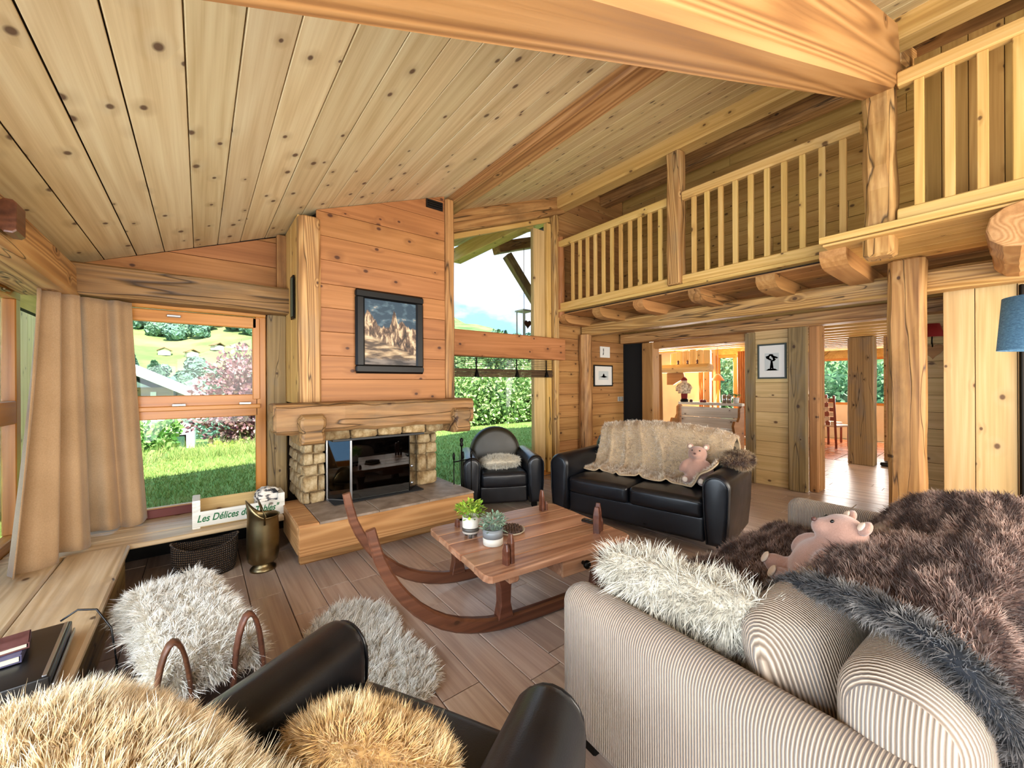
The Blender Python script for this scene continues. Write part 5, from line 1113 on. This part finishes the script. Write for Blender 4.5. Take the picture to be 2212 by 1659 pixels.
# --- plush bears
def blob(name, parts, mat, parent, M, voxel=.012):
    bm = bmesh.new()
    for c, r, rot in parts:
        g = bmesh.ops.create_icosphere(bm, subdivisions=3, radius=1); MM = Matrix.Translation(c) @ Matrix.Rotation(rot[2], 4, 'Z') @ Matrix.Rotation(rot[1], 4, 'Y') @ Matrix.Rotation(rot[0], 4, 'X') @ Matrix.Diagonal((*r, 1))
        bmesh.ops.transform(bm, matrix=MM, verts=g['verts'])
    me = bpy.data.meshes.new(name); bm.to_mesh(me); bm.free(); t_ = bpy.data.objects.new('tmp', me); COL.objects.link(t_)
    md = t_.modifiers.new('r', 'REMESH'); md.mode = 'VOXEL'; md.voxel_size = voxel; ms = t_.modifiers.new('s', 'SMOOTH'); ms.iterations = 6; ms.factor = .6
    dg = bpy.context.evaluated_depsgraph_get(); nm = bpy.data.meshes.new_from_object(t_.evaluated_get(dg)); bpy.data.objects.remove(t_)
    nm.name = name; nm.materials.clear(); nm.materials.append(mat); nm.polygons.foreach_set('use_smooth', [True]*len(nm.polygons))
    o = bpy.data.objects.new(name, nm); COL.objects.link(o); place(o, M, parent); return o
m = MT('pink_plush'); f = m.noise(m.coord(), 220, 3, .7); g_ = m.noise(m.coord(), 7, 3); m.set(Base_Color=m.ramp(m.math('MULTIPLY_ADD', f, .5, m.math('MULTIPLY', g_, .5)), [(.3, '#9c7362'), (.7, '#be9583')]), Roughness=.95); m.b.inputs['Sheen Weight'].default_value = .5; m.bump(f, .5, .004); plush = m.m
pale_pl = plain('cream_plush', '#e2cdb8', .95)
def bear(label, M, tail=False):
    z3 = (0, 0, 0); o = thing('teddy_bear', label, 'plush toy', M)
    blob('bear_body', [((0, 0, .11), (.115, .085, .12), z3), ((0, .005, .26), (.085, .075, .075), z3), ((0, .07, .245), (.042, .035, .034), z3), ((-.065, .06, .015), (.045, .075, .045), z3), ((.065, .06, .015), (.045, .075, .045), z3), ((-.105, .03, .14), (.035, .045, .075), (0, .5, 0)), ((.105, .03, .14), (.035, .045, .075), (0, -.5, 0))], plush, o, M)
    for s in (-1, 1):
        e = blob('ear', [((s*.068, -.005, .325), (.03, .016, .03), z3)], plush, o, M, .006); blob('inner_ear', [((s*.068, .008, .325), (.019, .008, .019), z3)], pale_pl, e, M, .004)
        blob('eye', [((s*.032, .068, .285), (.008, .006, .008), z3)], MAT['black'], o, M, .002); blob('foot_pad', [((s*.066, .128, .015), (.026, .008, .026), z3)], pale_pl, o, M, .004)
    blob('nose', [((0, .104, .255), (.012, .008, .009), z3)], plain('nose'+label[:4], '#5a3a34', .5), o, M, .002); return o
bear('pink plush bear sitting on the black leather sofa', MS @ T((-.50, .06, .485), .05) @ Matrix.Rotation(.22, 4, 'X'))
bear('pink plush bear reclining on the brown fur throw', T((1.96, .56, .54), .5) @ Matrix.Rotation(.55, 4, 'X') @ Matrix.Diagonal((1.1, 1.1, 1.1, 1)))
# ================================================================== DINING ROOM AND HALL
st = thing('wooden_settle', 'white limed wooden settle with curved brown ends in the dining room', 'settle', T((7.4, 3.5, 0)))
for k in range(4): beam('plank', (7.42, 2.98, .36+.19*k-.07), (7.42, 4.06, .36+.19*k-.07), .03, .185, MAT['white_wood'], st, seed=130+k)
beam('top_rail', (7.42, 2.93, 1.015), (7.42, 4.10, 1.015), .12, .05, MAT['white_wood'], st)
for yy in (2.97, 4.10):
    prof = [(-.30, 0), (.10, 0), (.10, .95), (.04, 1.0), (-.06, .95), (-.07, .80), (-.14, .72), (-.26, .74), (-.31, .66), (-.27, .55)]
    profile_loft('end_board', prof, [(-.02, 0), (.02, 0)], MAT['wallw'], st, frame((1, 0, 0), (0, 1, 0), (7.40, yy, 0)), smooth=False)
beam('seat_board', (7.6, 2.99, .42), (7.6, 4.08, .42), .36, .03, MAT['wallw'], st)
# rag doll, cans and pot on the settle
fg = thing('rustic_doll', 'small rustic doll with dark red cap and patched coat on the settle', 'figurine', T((7.4, 3.99, 1.04)))
M = WM[fg.name]; red = plain('felt_red', '#7a2420', .9); patch = plain('patched_cloth', '#c9b79a', .9, nv=.2, ns=30)
lathe('legs', [(.05, 0), (.055, .06), (.06, .14), (.055, .2)], red, fg, M, 14); lathe('boots', [(.001, 0), (.07, 0), (.075, .03), (.06, .06), (.001, .065)], MAT['iron'], fg, M, 14)
lathe('coat', [(.11, .16), (.12, .22), (.11, .31), (.085, .36), (.03, .38)], patch, fg, M, 14); lathe('head', [(.001, .345), (.04, .36), (.055, .39), (.045, .42), (.001, .44)], plain('skin_felt', '#d9b59a', .8), fg, M, 14)
lathe('cap', [(.058, .41), (.055, .435), (.03, .465), (.001, .48)], red, fg, M, 14)
for s in (-1, 1): sweep('sleeve', [(0, s*.09, .33), (-.02, s*.14, .27), (-.05, s*.12, .22)], circ(.03, 8), patch, fg, M)
for k, yy in enumerate((3.25, 3.165)):
    c = thing('steel_canister', ('left' if k == 0 else 'right')+' one of two steel canisters on the settle', 'canister', T((7.42, yy, 1.04))); lathe('can', [(.001, 0), (.036, 0), (.036, .125), (.001, .125)], MAT['chrome'], c, n=16); lathe('lid', [(.037, .125), (.037, .14), (.01, .145), (.008, .155), (.001, .156)], MAT['chrome'], c, n=16)
def pot_w(o, M): lathe('pot', [(.03, 0), (.042, .0), (.05, .1), (.044, .1), (.001, .09)], MAT['white'], o, M, 16)
leafplant('potted_plant', 'small herb in a white pot on the settle', T((7.42, 3.05, 1.04)), pot_w, '#4c7a34', '#8fae52', 60, .06, (.11, .17), .02, .035, 8)
for k, (yy, col) in enumerate(((3.86, '#4a2a22'), (3.66, '#a03a30'), (3.60, '#6a2a28'))):
    o = lathe('small_jar', [(.001, 0), (.026, 0), (.03, .02), (.026, .045), (.001, .05)], plain('jar%d' % k, col, .4), None, T((7.41, yy, 1.04)), 12); tag(o, ['dark round jar beside the rustic doll', 'bright red jar in the middle of the settle', 'dark red jar in the middle of the settle'][k], 'jar')
# hood with shelf over the stove
hd = thing('stove_hood', 'carved wooden stove hood with rounded shelf in the dining room', 'hood', T((8.8, 4.65, 1.6)))
for k in range(6): beam('plank', (8.75, 4.20+.155*k, 1.80), (8.75, 4.20+.155*k, 2.16-.02*abs(k-2)), .15, .02, MAT['pale'], hd, up=(1, 0, 0), seed=140+k)
beam('shelf', (8.6, 4.03, 1.73), (8.6, 5.2, 1.73), .3, .18, MAT['pale'], hd, ch=.07, seed=147)
profile_loft('bracket', [(-.3, 1.64), (-.34, 1.5), (-.2, 1.45), (-.05, 1.36), (.1, 1.36), (.1, 1.64)], [(-.03, 0), (.03, 0)], MAT['wallw'], hd, frame((0, 1, 0), (-1, 0, 0), (8.7, 5.0, 0)), smooth=False)
for k in range(3):
    o = lathe('carved_animal', [(.001, 0), (.03, .005), (.012, .03), (.028, .06), (.01, .09), (.001, .1)], MAT['runner'], None, T((8.55, 4.75-.22*k, 1.822)), 8); tag(o, ['left', 'middle', 'right'][k]+' one of three small carved figures on the hood shelf', 'figurine', 'carvings on the hood shelf')
for k, (ya, yb_) in enumerate(((4.30, 4.16), (4.22, 4.12), (4.27, 4.22))):
    tag(beam('leaning_board', (6.85+.08*k, ya, 1.95), (6.75+.08*k, yb_, .02), .07, .02, MAT['wallw'], ch=.006, up=(1, 0, 0)), ['first', 'second', 'third'][k]+' long narrow board leaning inside the dining opening', 'board', 'boards leaning inside the opening')
tb(beam('dining_post', (9.35, 4.47, 0), (9.35, 4.47, 2.17), .14, .14, MAT['wallw'], up=(1, 0, 0), seed=150), 'timber post beside the dining room window', 'post')
oc = MT('orange_curtain'); f = oc.noise(oc.mapv(oc.coord(), (8, 8, 1)), 3, 3); oc.set(Base_Color=oc.ramp(f, [(.3, '#b5723c'), (.7, '#d99a62')]), Roughness=.9)
def dcurtain(label, xa, ya, yb2, seed):
    r = np.random.default_rng(seed); P = np.zeros((40, 10, 3))
    for i in range(40):
        for j in range(10): P[i, j] = (xa+.03*math.sin(i*1.1+j*.1), ya+(yb2-ya)*i/39, 2.1-2.05*j/9)
    tag(gridmesh('curtain', P, oc.m, thick=.005), label, 'curtain')
dcurtain('orange curtain hanging left of the dining room window', 9.45, 4.40, 4.72, 1); dcurtain('orange curtain hanging right of the dining room window', 9.4, 3.50, 3.82, 2)
ol = thing('pendant_lamp', 'small orange pendant lamp in front of the dining window', 'lamp', T((9.0, 4.08, 1.45)))
lathe('shade', [(.14, 0), (.06, .12), (.02, .15), (.015, .15), (.055, .115), (.13, 0)], plain('orange_shade', '#d98a4a', .7), ol, n=20, cap=False); sweep('cord', [(0, 0, .14), (0, 0, .8)], circ(.005, 6), MAT['iron'], ol)
# hall
tb(beam('hall_post', (8.9, 1.63, 0), (8.9, 1.63, 2.17), .34, .24, MAT['greyp'], up=(1, 0, 0), hew=.004, seg=5, seed=151), 'broad grey timber post standing in the hall', 'post')
tb(beam('hall_post', (9.16, 1.30, 0), (9.16, 1.30, 2.17), .12, .1, MAT['post'], up=(1, 0, 0), seed=152), 'narrow brown post behind the broad hall post', 'post')
def dchair(label, M):
    o = thing('dining_chair', label, 'chair', M, 'red woven dining chairs'); rw = plain('red_wood'+label[:5], '#8a4430', .4); wv2 = plain('woven'+label[:5], '#d8c6b0', .8)
    for sx in (-1, 1):
        beam('leg', M @ Vector((sx*.2, -.2, 0)), M @ Vector((sx*.2, -.2, .45)), .04, .04, rw, o, up=(1, 0, 0)); beam('back_post', M @ Vector((sx*.2, .2, 0)), M @ Vector((sx*.2, .27, 1.12)), .04, .04, rw, o, up=(1, 0, 0))
    box('seat', (0, 0, .46), (.44, .44, .04), wv2, o, .01, M)
    for k in range(6):
        for j in range(4): box('strap', ((j-1.5)*.1, .225+.012*k, .52+.1*k), (.088, .012, .085), rw if (k+j) % 2 else wv2, o, .003, M)
dchair('red woven dining chair standing behind in the passage', T((11.6, 2.78, 0), 1.2)); dchair('red woven dining chair standing in front in the passage', T((10.9, 2.50, 0), 1.25))
sh = thing('pair_of_slippers', 'dark slippers on the floor against the hall wall', 'slippers', T((9.0, 1.28, 0)))
for s in (-1, 1): rbox('slipper', .1, .26, .07, .03, MAT['black'], sh, WM[sh.name] @ Matrix.Translation((s*.06, 0, .036)))
sc_ = thing('wall_sconce', 'wall sconce with a red shade and heart plate beside the tall post', 'sconce', T((6.06, .545, 1.75)))
M = WM[sc_.name]; lathe('shade', [(.095, .12), (.055, .26), (.05, .26), (.09, .12)], plain('red_shade', '#a02420', .7), sc_, M, 20, cap=False); sweep('arm', [(.03, 0, .02), (-.03, 0, .06), (0, 0, .15)], circ(.008, 6), MAT['iron'], sc_, M)
hp_ = [(.085*math.sin(a)**3, .0055*(13*math.cos(a)-5*math.cos(2*a)-2*math.cos(3*a)-math.cos(4*a))) for a in [2*PI*k/28 for k in range(28)]]
profile_loft('heart_plate', hp_, [(-.008, 0), (.008, 0)], MAT['wallw'], sc_, M @ Matrix.Rotation(-PI/2, 4, 'Z') @ Matrix.Translation((0, .02, -.02)), smooth=False)
# ================================================================== OUTSIDE
m = MT('lawn'); f = m.noise(m.coord(), 3, 6, .6); g_ = m.noise(m.coord(), 60, 3, .7); m.set(Base_Color=m.ramp(m.math('MULTIPLY_ADD', f, .5, m.math('MULTIPLY', g_, .5)), [(.3, '#5f8a3c'), (.5, '#86a84e'), (.7, '#b3c070')]), Roughness=.95); m.bump(g_, .6, .03); lawnm = m.m
def lz(x, y): return -.15-.09*max(0, y-10.8-.12*x)
nx, ny = 60, 40; P = np.zeros((nx, ny, 3))
for i in range(nx):
    for j in range(ny):
        x, y = -26+70*i/(nx-1), 4.62+26*(j/(ny-1))**1.3; P[i, j] = (x, y, lz(x, y))
lw = gridmesh('lawn', P, lawnm); tag(lw, 'sloping lawn outside the windows', 'grass', None, 'stuff')
gm = MT('grass_blades'); at = gm.n('ShaderNodeAttribute', attribute_name='t'); ge = gm.n('ShaderNodeNewGeometry'); gm.set(Base_Color=gm.mix(gm.math('MULTIPLY', ge.outputs['Random Per Island'], .6), gm.ramp(at.outputs['Fac'], [(0, '#4f7a34'), (1, '#8fb057')]), '#c9c77c'), Roughness=.8)
def lawnpatch(x0, x1, y0, y1, n, ln, seed):
    Q = np.zeros((10, 16, 3))
    for i in range(10):
        for j in range(16):
            x, y = x0+(x1-x0)*i/9, y0+(y1-y0)*j/15; Q[i, j] = (x, y, lz(x, y)+.004)
    fur('grass', lw, Q, n, ln, .009, gm.m, seed=seed, segs=2, clump=.06, curl=.4, droop=.1, M=I4)
lawnpatch(-2.2, 2.6, 5.2, 11.5, 30000, .06, 1); lawnpatch(2.6, 9.5, 5.2, 12.5, 26000, .06, 2); lawnpatch(-2.4, 3.2, 10.6, 12.6, 5000, .28, 3)
# far valley side
m = MT('valley_side'); f = m.noise(m.coord(), .03, 5, .6); m.set(Base_Color=m.ramp(f, [(.35, '#4f6e38'), (.5, '#728a4c'), (.65, '#98a566')]), Roughness=1); R_ = [40, 70, 110, 160, 220, 300, 420, 600, 850]; A_ = np.radians(np.linspace(-75, 50, 60)+38.2)
def vz(r, a):
    b = math.degrees(a)-38.2; pk = np.interp(b, [-75, -45, -30, -15, -6, 2, 20, 50], [.30, .28, .25, .20, .165, .135, .12, .12])
    if r < 110: return -6-(r-40)*.05
    return -9.5+(r-110)/740*850*pk*(1-.12*math.sin(b*.31+r*.01))
P = np.array([[(r*math.sin(a), r*math.cos(a), vz(r, a)) for a in A_] for r in R_]); vs_ = gridmesh('valley_side', P, m.m); tag(vs_, 'green mountain side across the valley', None, None, 'structure')
# trees on the valley side
def treemesh(kind, seed):
    r = np.random.default_rng(seed); n = 1100
    if kind == 'c': z = r.random(n)**1.2; rad = .34*(1-z)+.02; a = r.random(n)*6.28; p = np.stack([rad*np.cos(a), rad*np.sin(a), .05+z*1.15], 1); ctr = np.array([0, 0, .4])
    else:
        cs_ = np.array([(r.uniform(-.26, .26), r.uniform(-.26, .26), r.uniform(.3, .8)) for _ in range(7)]); k = r.integers(0, 7, n); u = r.normal(size=(n, 3)); u /= np.linalg.norm(u, axis=1)[:, None]; p = cs_[k]+u*.26; ctr = np.array([0, 0, .5])
    d = p-ctr+r.normal(size=(n, 3))*.2; d /= np.linalg.norm(d, axis=1)[:, None]; s = np.cross(d, r.normal(size=(n, 3))); s /= np.linalg.norm(s, axis=1)[:, None]; t = np.cross(s, d)*.0+np.cross(d, s); l = .075
    V = np.stack([p-s*l-t*l, p+s*l-t*l, p+s*l+t*l, p-s*l+t*l], 1).reshape(-1, 3).tolist(); F = [(4*i, 4*i+1, 4*i+2, 4*i+3) for i in range(n)]
    me = bpy.data.meshes.new('hill_tree'); me.from_pydata(V, [], F); return me
m = MT('hazed_foliage'); rn = m.rand(); f = m.noise(m.coord(), 6, 3); c = m.ramp(rn, [(0, '#4f7d74'), (.5, '#6a9586'), (1, '#86a98c')]); m.set(Base_Color=m.mix(m.math('MULTIPLY', f, .5), c, '#9fb88c'), Roughness=1)  # bluish haze of distance is mixed into these leaf colours
tms = [treemesh('b', 1), treemesh('b', 2), treemesh('c', 3), treemesh('b', 4)]
for me in tms: me.materials.append(m.m)
rt = random.Random(9); cnt = 0; tries_ = 0; pos_ = []
while cnt < 260 and tries_ < 9000:
    tries_ += 1; q_ = rt.random()
    if q_ < .62: b, r, s = rt.uniform(-49, -29), rt.uniform(212, 300), rt.uniform(6.5, 9.5)
    elif q_ < .86: b, r, s = rt.uniform(-49, -33), rt.uniform(95, 158), rt.uniform(5, 7.5)
    else: b, r, s = rt.uniform(-12, 6), rt.uniform(250, 420), rt.uniform(9, 13)
    if math.sin(b*.9+r*.03)+math.sin(r*.05-b*.6) < -.9: continue
    a = math.radians(b+38.2); q_ = (r*math.sin(a), r*math.cos(a))
    if any((q_[0]-w_[0])**2+(q_[1]-w_[1])**2 < (.5*(s+w_[2]))**2 for w_ in pos_): continue
    pos_.append((*q_, s)); k = np.searchsorted(R_, r)-1; t_ = (r-R_[k])/(R_[k+1]-R_[k]); z = vz(R_[k], a)*(1-t_)+vz(R_[k+1], a)*t_
    o = bpy.data.objects.new('hill_tree', rt.choice(tms)); COL.objects.link(o)
    M = T((q_[0], q_[1], z-1), rt.random()*6) @ Matrix.Diagonal((s*1.1, s*1.1, s*1.15, 1)); place(o, M); tag(o, 'small distant tree on the green mountain side', 'tree', 'trees across the valley'); cnt += 1
for k, (b, r) in enumerate(((-41.2, 188), (-38.9, 184), (-36.6, 190), (-34.2, 186))):
    a = math.radians(b+38.2); kk = np.searchsorted(R_, r)-1; t_ = (r-R_[kk])/(R_[kk+1]-R_[kk]); z = vz(R_[kk], a)*(1-t_)+vz(R_[kk+1], a)*t_
    o = thing('distant_chalet', ['leftmost', 'second', 'third', 'rightmost'][k]+' of four tiny chalets on the far meadow', 'house', T((r*math.sin(a), r*math.cos(a), z), .3*k), 'chalets on the far meadow')
    box('wall', (0, 0, .9), (3.4, 2.4, 1.8), MAT['plaster'], o, .05, WM[o.name]); profile_loft('roof', [(-2.1, 1.6), (0, 2.7), (2.1, 1.6), (2.1, 1.85), (0, 3.0), (-2.1, 1.85)][::-1], [(-1.6, 0), (1.6, 0)], MAT['greyp'], o, WM[o.name], smooth=False)
# neighbouring house with low pitched roof
nh = thing('neighbour_house', 'white neighbouring house with a low grey roof below the garden', 'house', T((-4.8, 20, -2)))
rfm = plain('pale_roof', '#b9bcc0', .7, nv=.05); whm = plain('house_white', '#dfe3ea', .8)
profile_loft('wall', [(-8.6, -3), (-.15, -3), (-.15, .75), (-4.7, 3.2), (-8.6, 1.1)], [(17.6, 0), (24, 0)], whm, nh, I4, smooth=False)
profile_loft('roof', [(.35, .78), (.35, .95), (-4.7, 3.68), (-9.2, 1.25), (-9.2, 1.08), (-4.7, 3.5)], [(16.9, 0), (24.6, 0)], rfm, nh, I4, smooth=False)
beam('verge_board', (.35, 16.88, .80), (-4.7, 16.88, 3.53), .03, .2, MAT['white'], nh); beam('verge_board', (-9.2, 16.88, 1.1), (-4.7, 16.88, 3.53), .03, .2, MAT['white'], nh)
box('gable_board', (-3.0, 17.57, .9), (4.6, .04, .9), MAT['greyp'], nh); 
for xx in (-2.1, -1.2): box('post', (xx, 17.5, .7), (.14, .1, 1.0), MAT['white'], nh)
w_ = box('window', (-.55, 17.58, -.55), (.35, .06, .55), MAT['iron'], nh); box('pane', (-.55, 17.545, -.55), (.27, .01, .46), plain('dark_pane', '#3f5c50', .1), w_); box('shutter', (-.28, 17.55, -.55), (.16, .05, .6), MAT['white'], nh)
# garden shrubs and trees
def leafcloud(name, label, c, rad, n, ls, cols, seed, cat='shrub', trunk=True):
    r = np.random.default_rng(seed); o = thing(name, label, cat, T((c[0], c[1], lz(c[0], c[1])))); u = r.normal(size=(n, 3)); u /= np.linalg.norm(u, axis=1)[:, None]; k = .55+.5*r.random((n, 1))**.6
    lump = 1+.18*np.sin(u[:, :1]*7+seed)+.18*np.sin(u[:, 1:2]*6+1)+.15*np.sin(u[:, 2:]*8+2)
    p = np.array(c)+u*k*lump*np.array(rad); d = u+r.normal(size=(n, 3))*.7; d /= np.linalg.norm(d, axis=1)[:, None]; s = np.cross(d, r.normal(size=(n, 3))); s /= np.linalg.norm(s, axis=1)[:, None]; l = ls*(.6+.8*r.random((n, 1)))
    V = np.stack([p, p+d*l*.5+s*l*.3, p+d*l, p+d*l*.5-s*l*.3], 1).reshape(-1, 3); F = [(4*i, 4*i+1, 4*i+2, 4*i+3) for i in range(n)]
    mt = MT(name+str(seed)); ge = mt.n('ShaderNodeNewGeometry'); mt.set(Base_Color=mt.ramp(ge.outputs['Random Per Island'], [(0, cols[0]), (.5, cols[1]), (1, cols[2])]), Roughness=.6)
    fo = mk('foliage', V, F, mt.m, o, I4); fo['kind'] = 'stuff'
    core = mk('inner_branches', *core_mesh(c, rad, seed), plain(name+'core%d' % seed, tuple(x*.7 for x in hexf(cols[0])), .9), o, I4, True)
    if trunk: log('trunk', (c[0], c[1], lz(c[0], c[1])-.3), (c[0], c[1], c[2]), .08, .05, MAT['post'], o, seed=seed)
    return o
def core_mesh(c, rad, seed):
    bm = bmesh.new(); bmesh.ops.create_icosphere(bm, subdivisions=2, radius=.62); V = [(c[0]+v_.co.x*rad[0], c[1]+v_.co.y*rad[1], c[2]+v_.co.z*rad[2]) for v_ in bm.verts]; F = [tuple(v_.index for v_ in f_.verts) for f_ in bm.faces]; bm.free(); return V, F
leafcloud('purple_tree', 'reddish purple leaved tree beyond the lawn', (1.25, 14.2, .75), (1.25, 1.1, 1.5), 6500, .13, ('#6a3d48', '#9a6a70', '#c9a2a0'), 3, 'tree')
leafcloud('green_shrub', 'feathery light green shrub at the left edge of the lawn', (-.95, 12.6, -.2), (.55, .6, .65), 3000, .14, ('#4f8a3c', '#83b458', '#bcd68a'), 4)
leafcloud('green_shrub', 'low yellow green bush in front of the purple tree', (.62, 13.2, -.55), (.42, .4, .35), 900, .12, ('#7d9a2e', '#b3c14a', '#d8dc7a'), 5)
for k, (x, y, z, rx, rz_) in enumerate(((8.2, 14.4, .5, 1.5, 1.5), (10.3, 13.8, .45, 1.5, 1.4), (12.4, 13.3, .5, 1.6, 1.6), (9.2, 17.0, 1.2, 2.2, 2.3), (13.0, 17.5, 1.3, 2.4, 2.4), (6.0, 16.5, .7, 1.9, 1.8))):
    leafcloud('garden_shrub', ['pale green shrub behind the lawn, left in the tall window', 'pale green shrub behind the lawn, middle of the tall window', 'pale green shrub behind the lawn, right in the tall window', 'darker tall shrub behind the middle garden shrub', 'darker tall shrub behind the right garden shrub', 'darker shrub hidden behind the chimney side of the garden'][k], (x, y, z), (rx, 1.2, rz_), 4500, .17, ('#5f8a46', '#93b56a', '#cddba0') if k < 3 else ('#3f6a3c', '#6d9455', '#a3bd7c'), 10+k)
# hedge beyond the passage window
leafcloud('clipped_hedge', 'green hedge bank outside the passage window', (17.5, 4.0, .9), (2.0, 5.0, 1.3), 9000, .16, ('#4f8a58', '#7dab74', '#a9c79a'), 30, 'hedge', False)
leafcloud('clipped_hedge', 'green hedge outside the dining room window', (15.0, 7.6, 1.0), (1.2, 2.6, 1.4), 6000, .15, ('#4f8a58', '#7dab74', '#b9cf9a'), 31, 'hedge', False)
# roof overhang timbers outside the tall window
tb(beam('eave_purlin', (4.0, YB+.2, 3.93), (4.0, 6.85, 3.93), .2, .26, MAT['rail'], hew=.003, seg=4, seed=160), 'pale purlin carrying the roof overhang outside')
tb(beam('eave_rafter', (4.35, 6.0, 3.93), (5.9, 6.0, 4.45), .22, .2, MAT['post'], hew=.003, seg=3, seed=161), 'dark bracket timber under the roof overhang outside')
tb(beam('eave_brace', (4.6, 5.98, 3.85), (5.45, 5.98, 2.9), .12, .18, MAT['greyp'], seed=162), 'slanting brace under the roof overhang outside')
tb(beam('eave_post', (5.5, 5.98, -.2), (5.5, 5.98, 4.2), .2, .2, MAT['post'], up=(1, 0, 0), seed=163), 'outside post carrying the roof overhang')
ln = thing('hanging_lantern', 'pale wooden lantern with heart cut-out hanging outside', 'lantern', T((4.95, 5.9, 2.3)))
M = WM[ln.name]
for sx in (-1, 1):
    for sy in (-1, 1): beam('lantern_bar', M @ Vector((sx*.1, sy*.1, 0)), M @ Vector((sx*.1, sy*.1, .5)), .03, .03, MAT['white_wood'], ln, up=(1, 0, 0))
box('lantern_base', (0, 0, 0), (.26, .26, .03), MAT['white_wood'], ln, .004, M); box('lantern_top', (0, 0, .51), (.26, .26, .03), MAT['white_wood'], ln, .004, M)
profile_loft('heart', [(x, z+.25) for x, z in hp_], [(-.115, 0), (-.1, 0)], MAT['runner'], ln, M, smooth=False); sweep('lantern_chain', [(0, 0, .52), (0, 0, 1.75)], circ(.006, 5), MAT['iron'], ln, M)
# outside cladding beside the left glazing
ec = sbox('wall_outside_cladding', (-2.1, 5.2, -.14), (-1.9, 10.5, 2.5), MAT['dark'], 'pale outside boarding beyond the left glazing')
boards(ec, [(5.2, -.14), (10.5, -.14), (10.5, 2.5), (5.2, 2.5)], (-1.88, 0, 0), (0, 1, 0), (0, 0, 1), MAT['pale'], .18, 'y', .02, .004, None, 170)
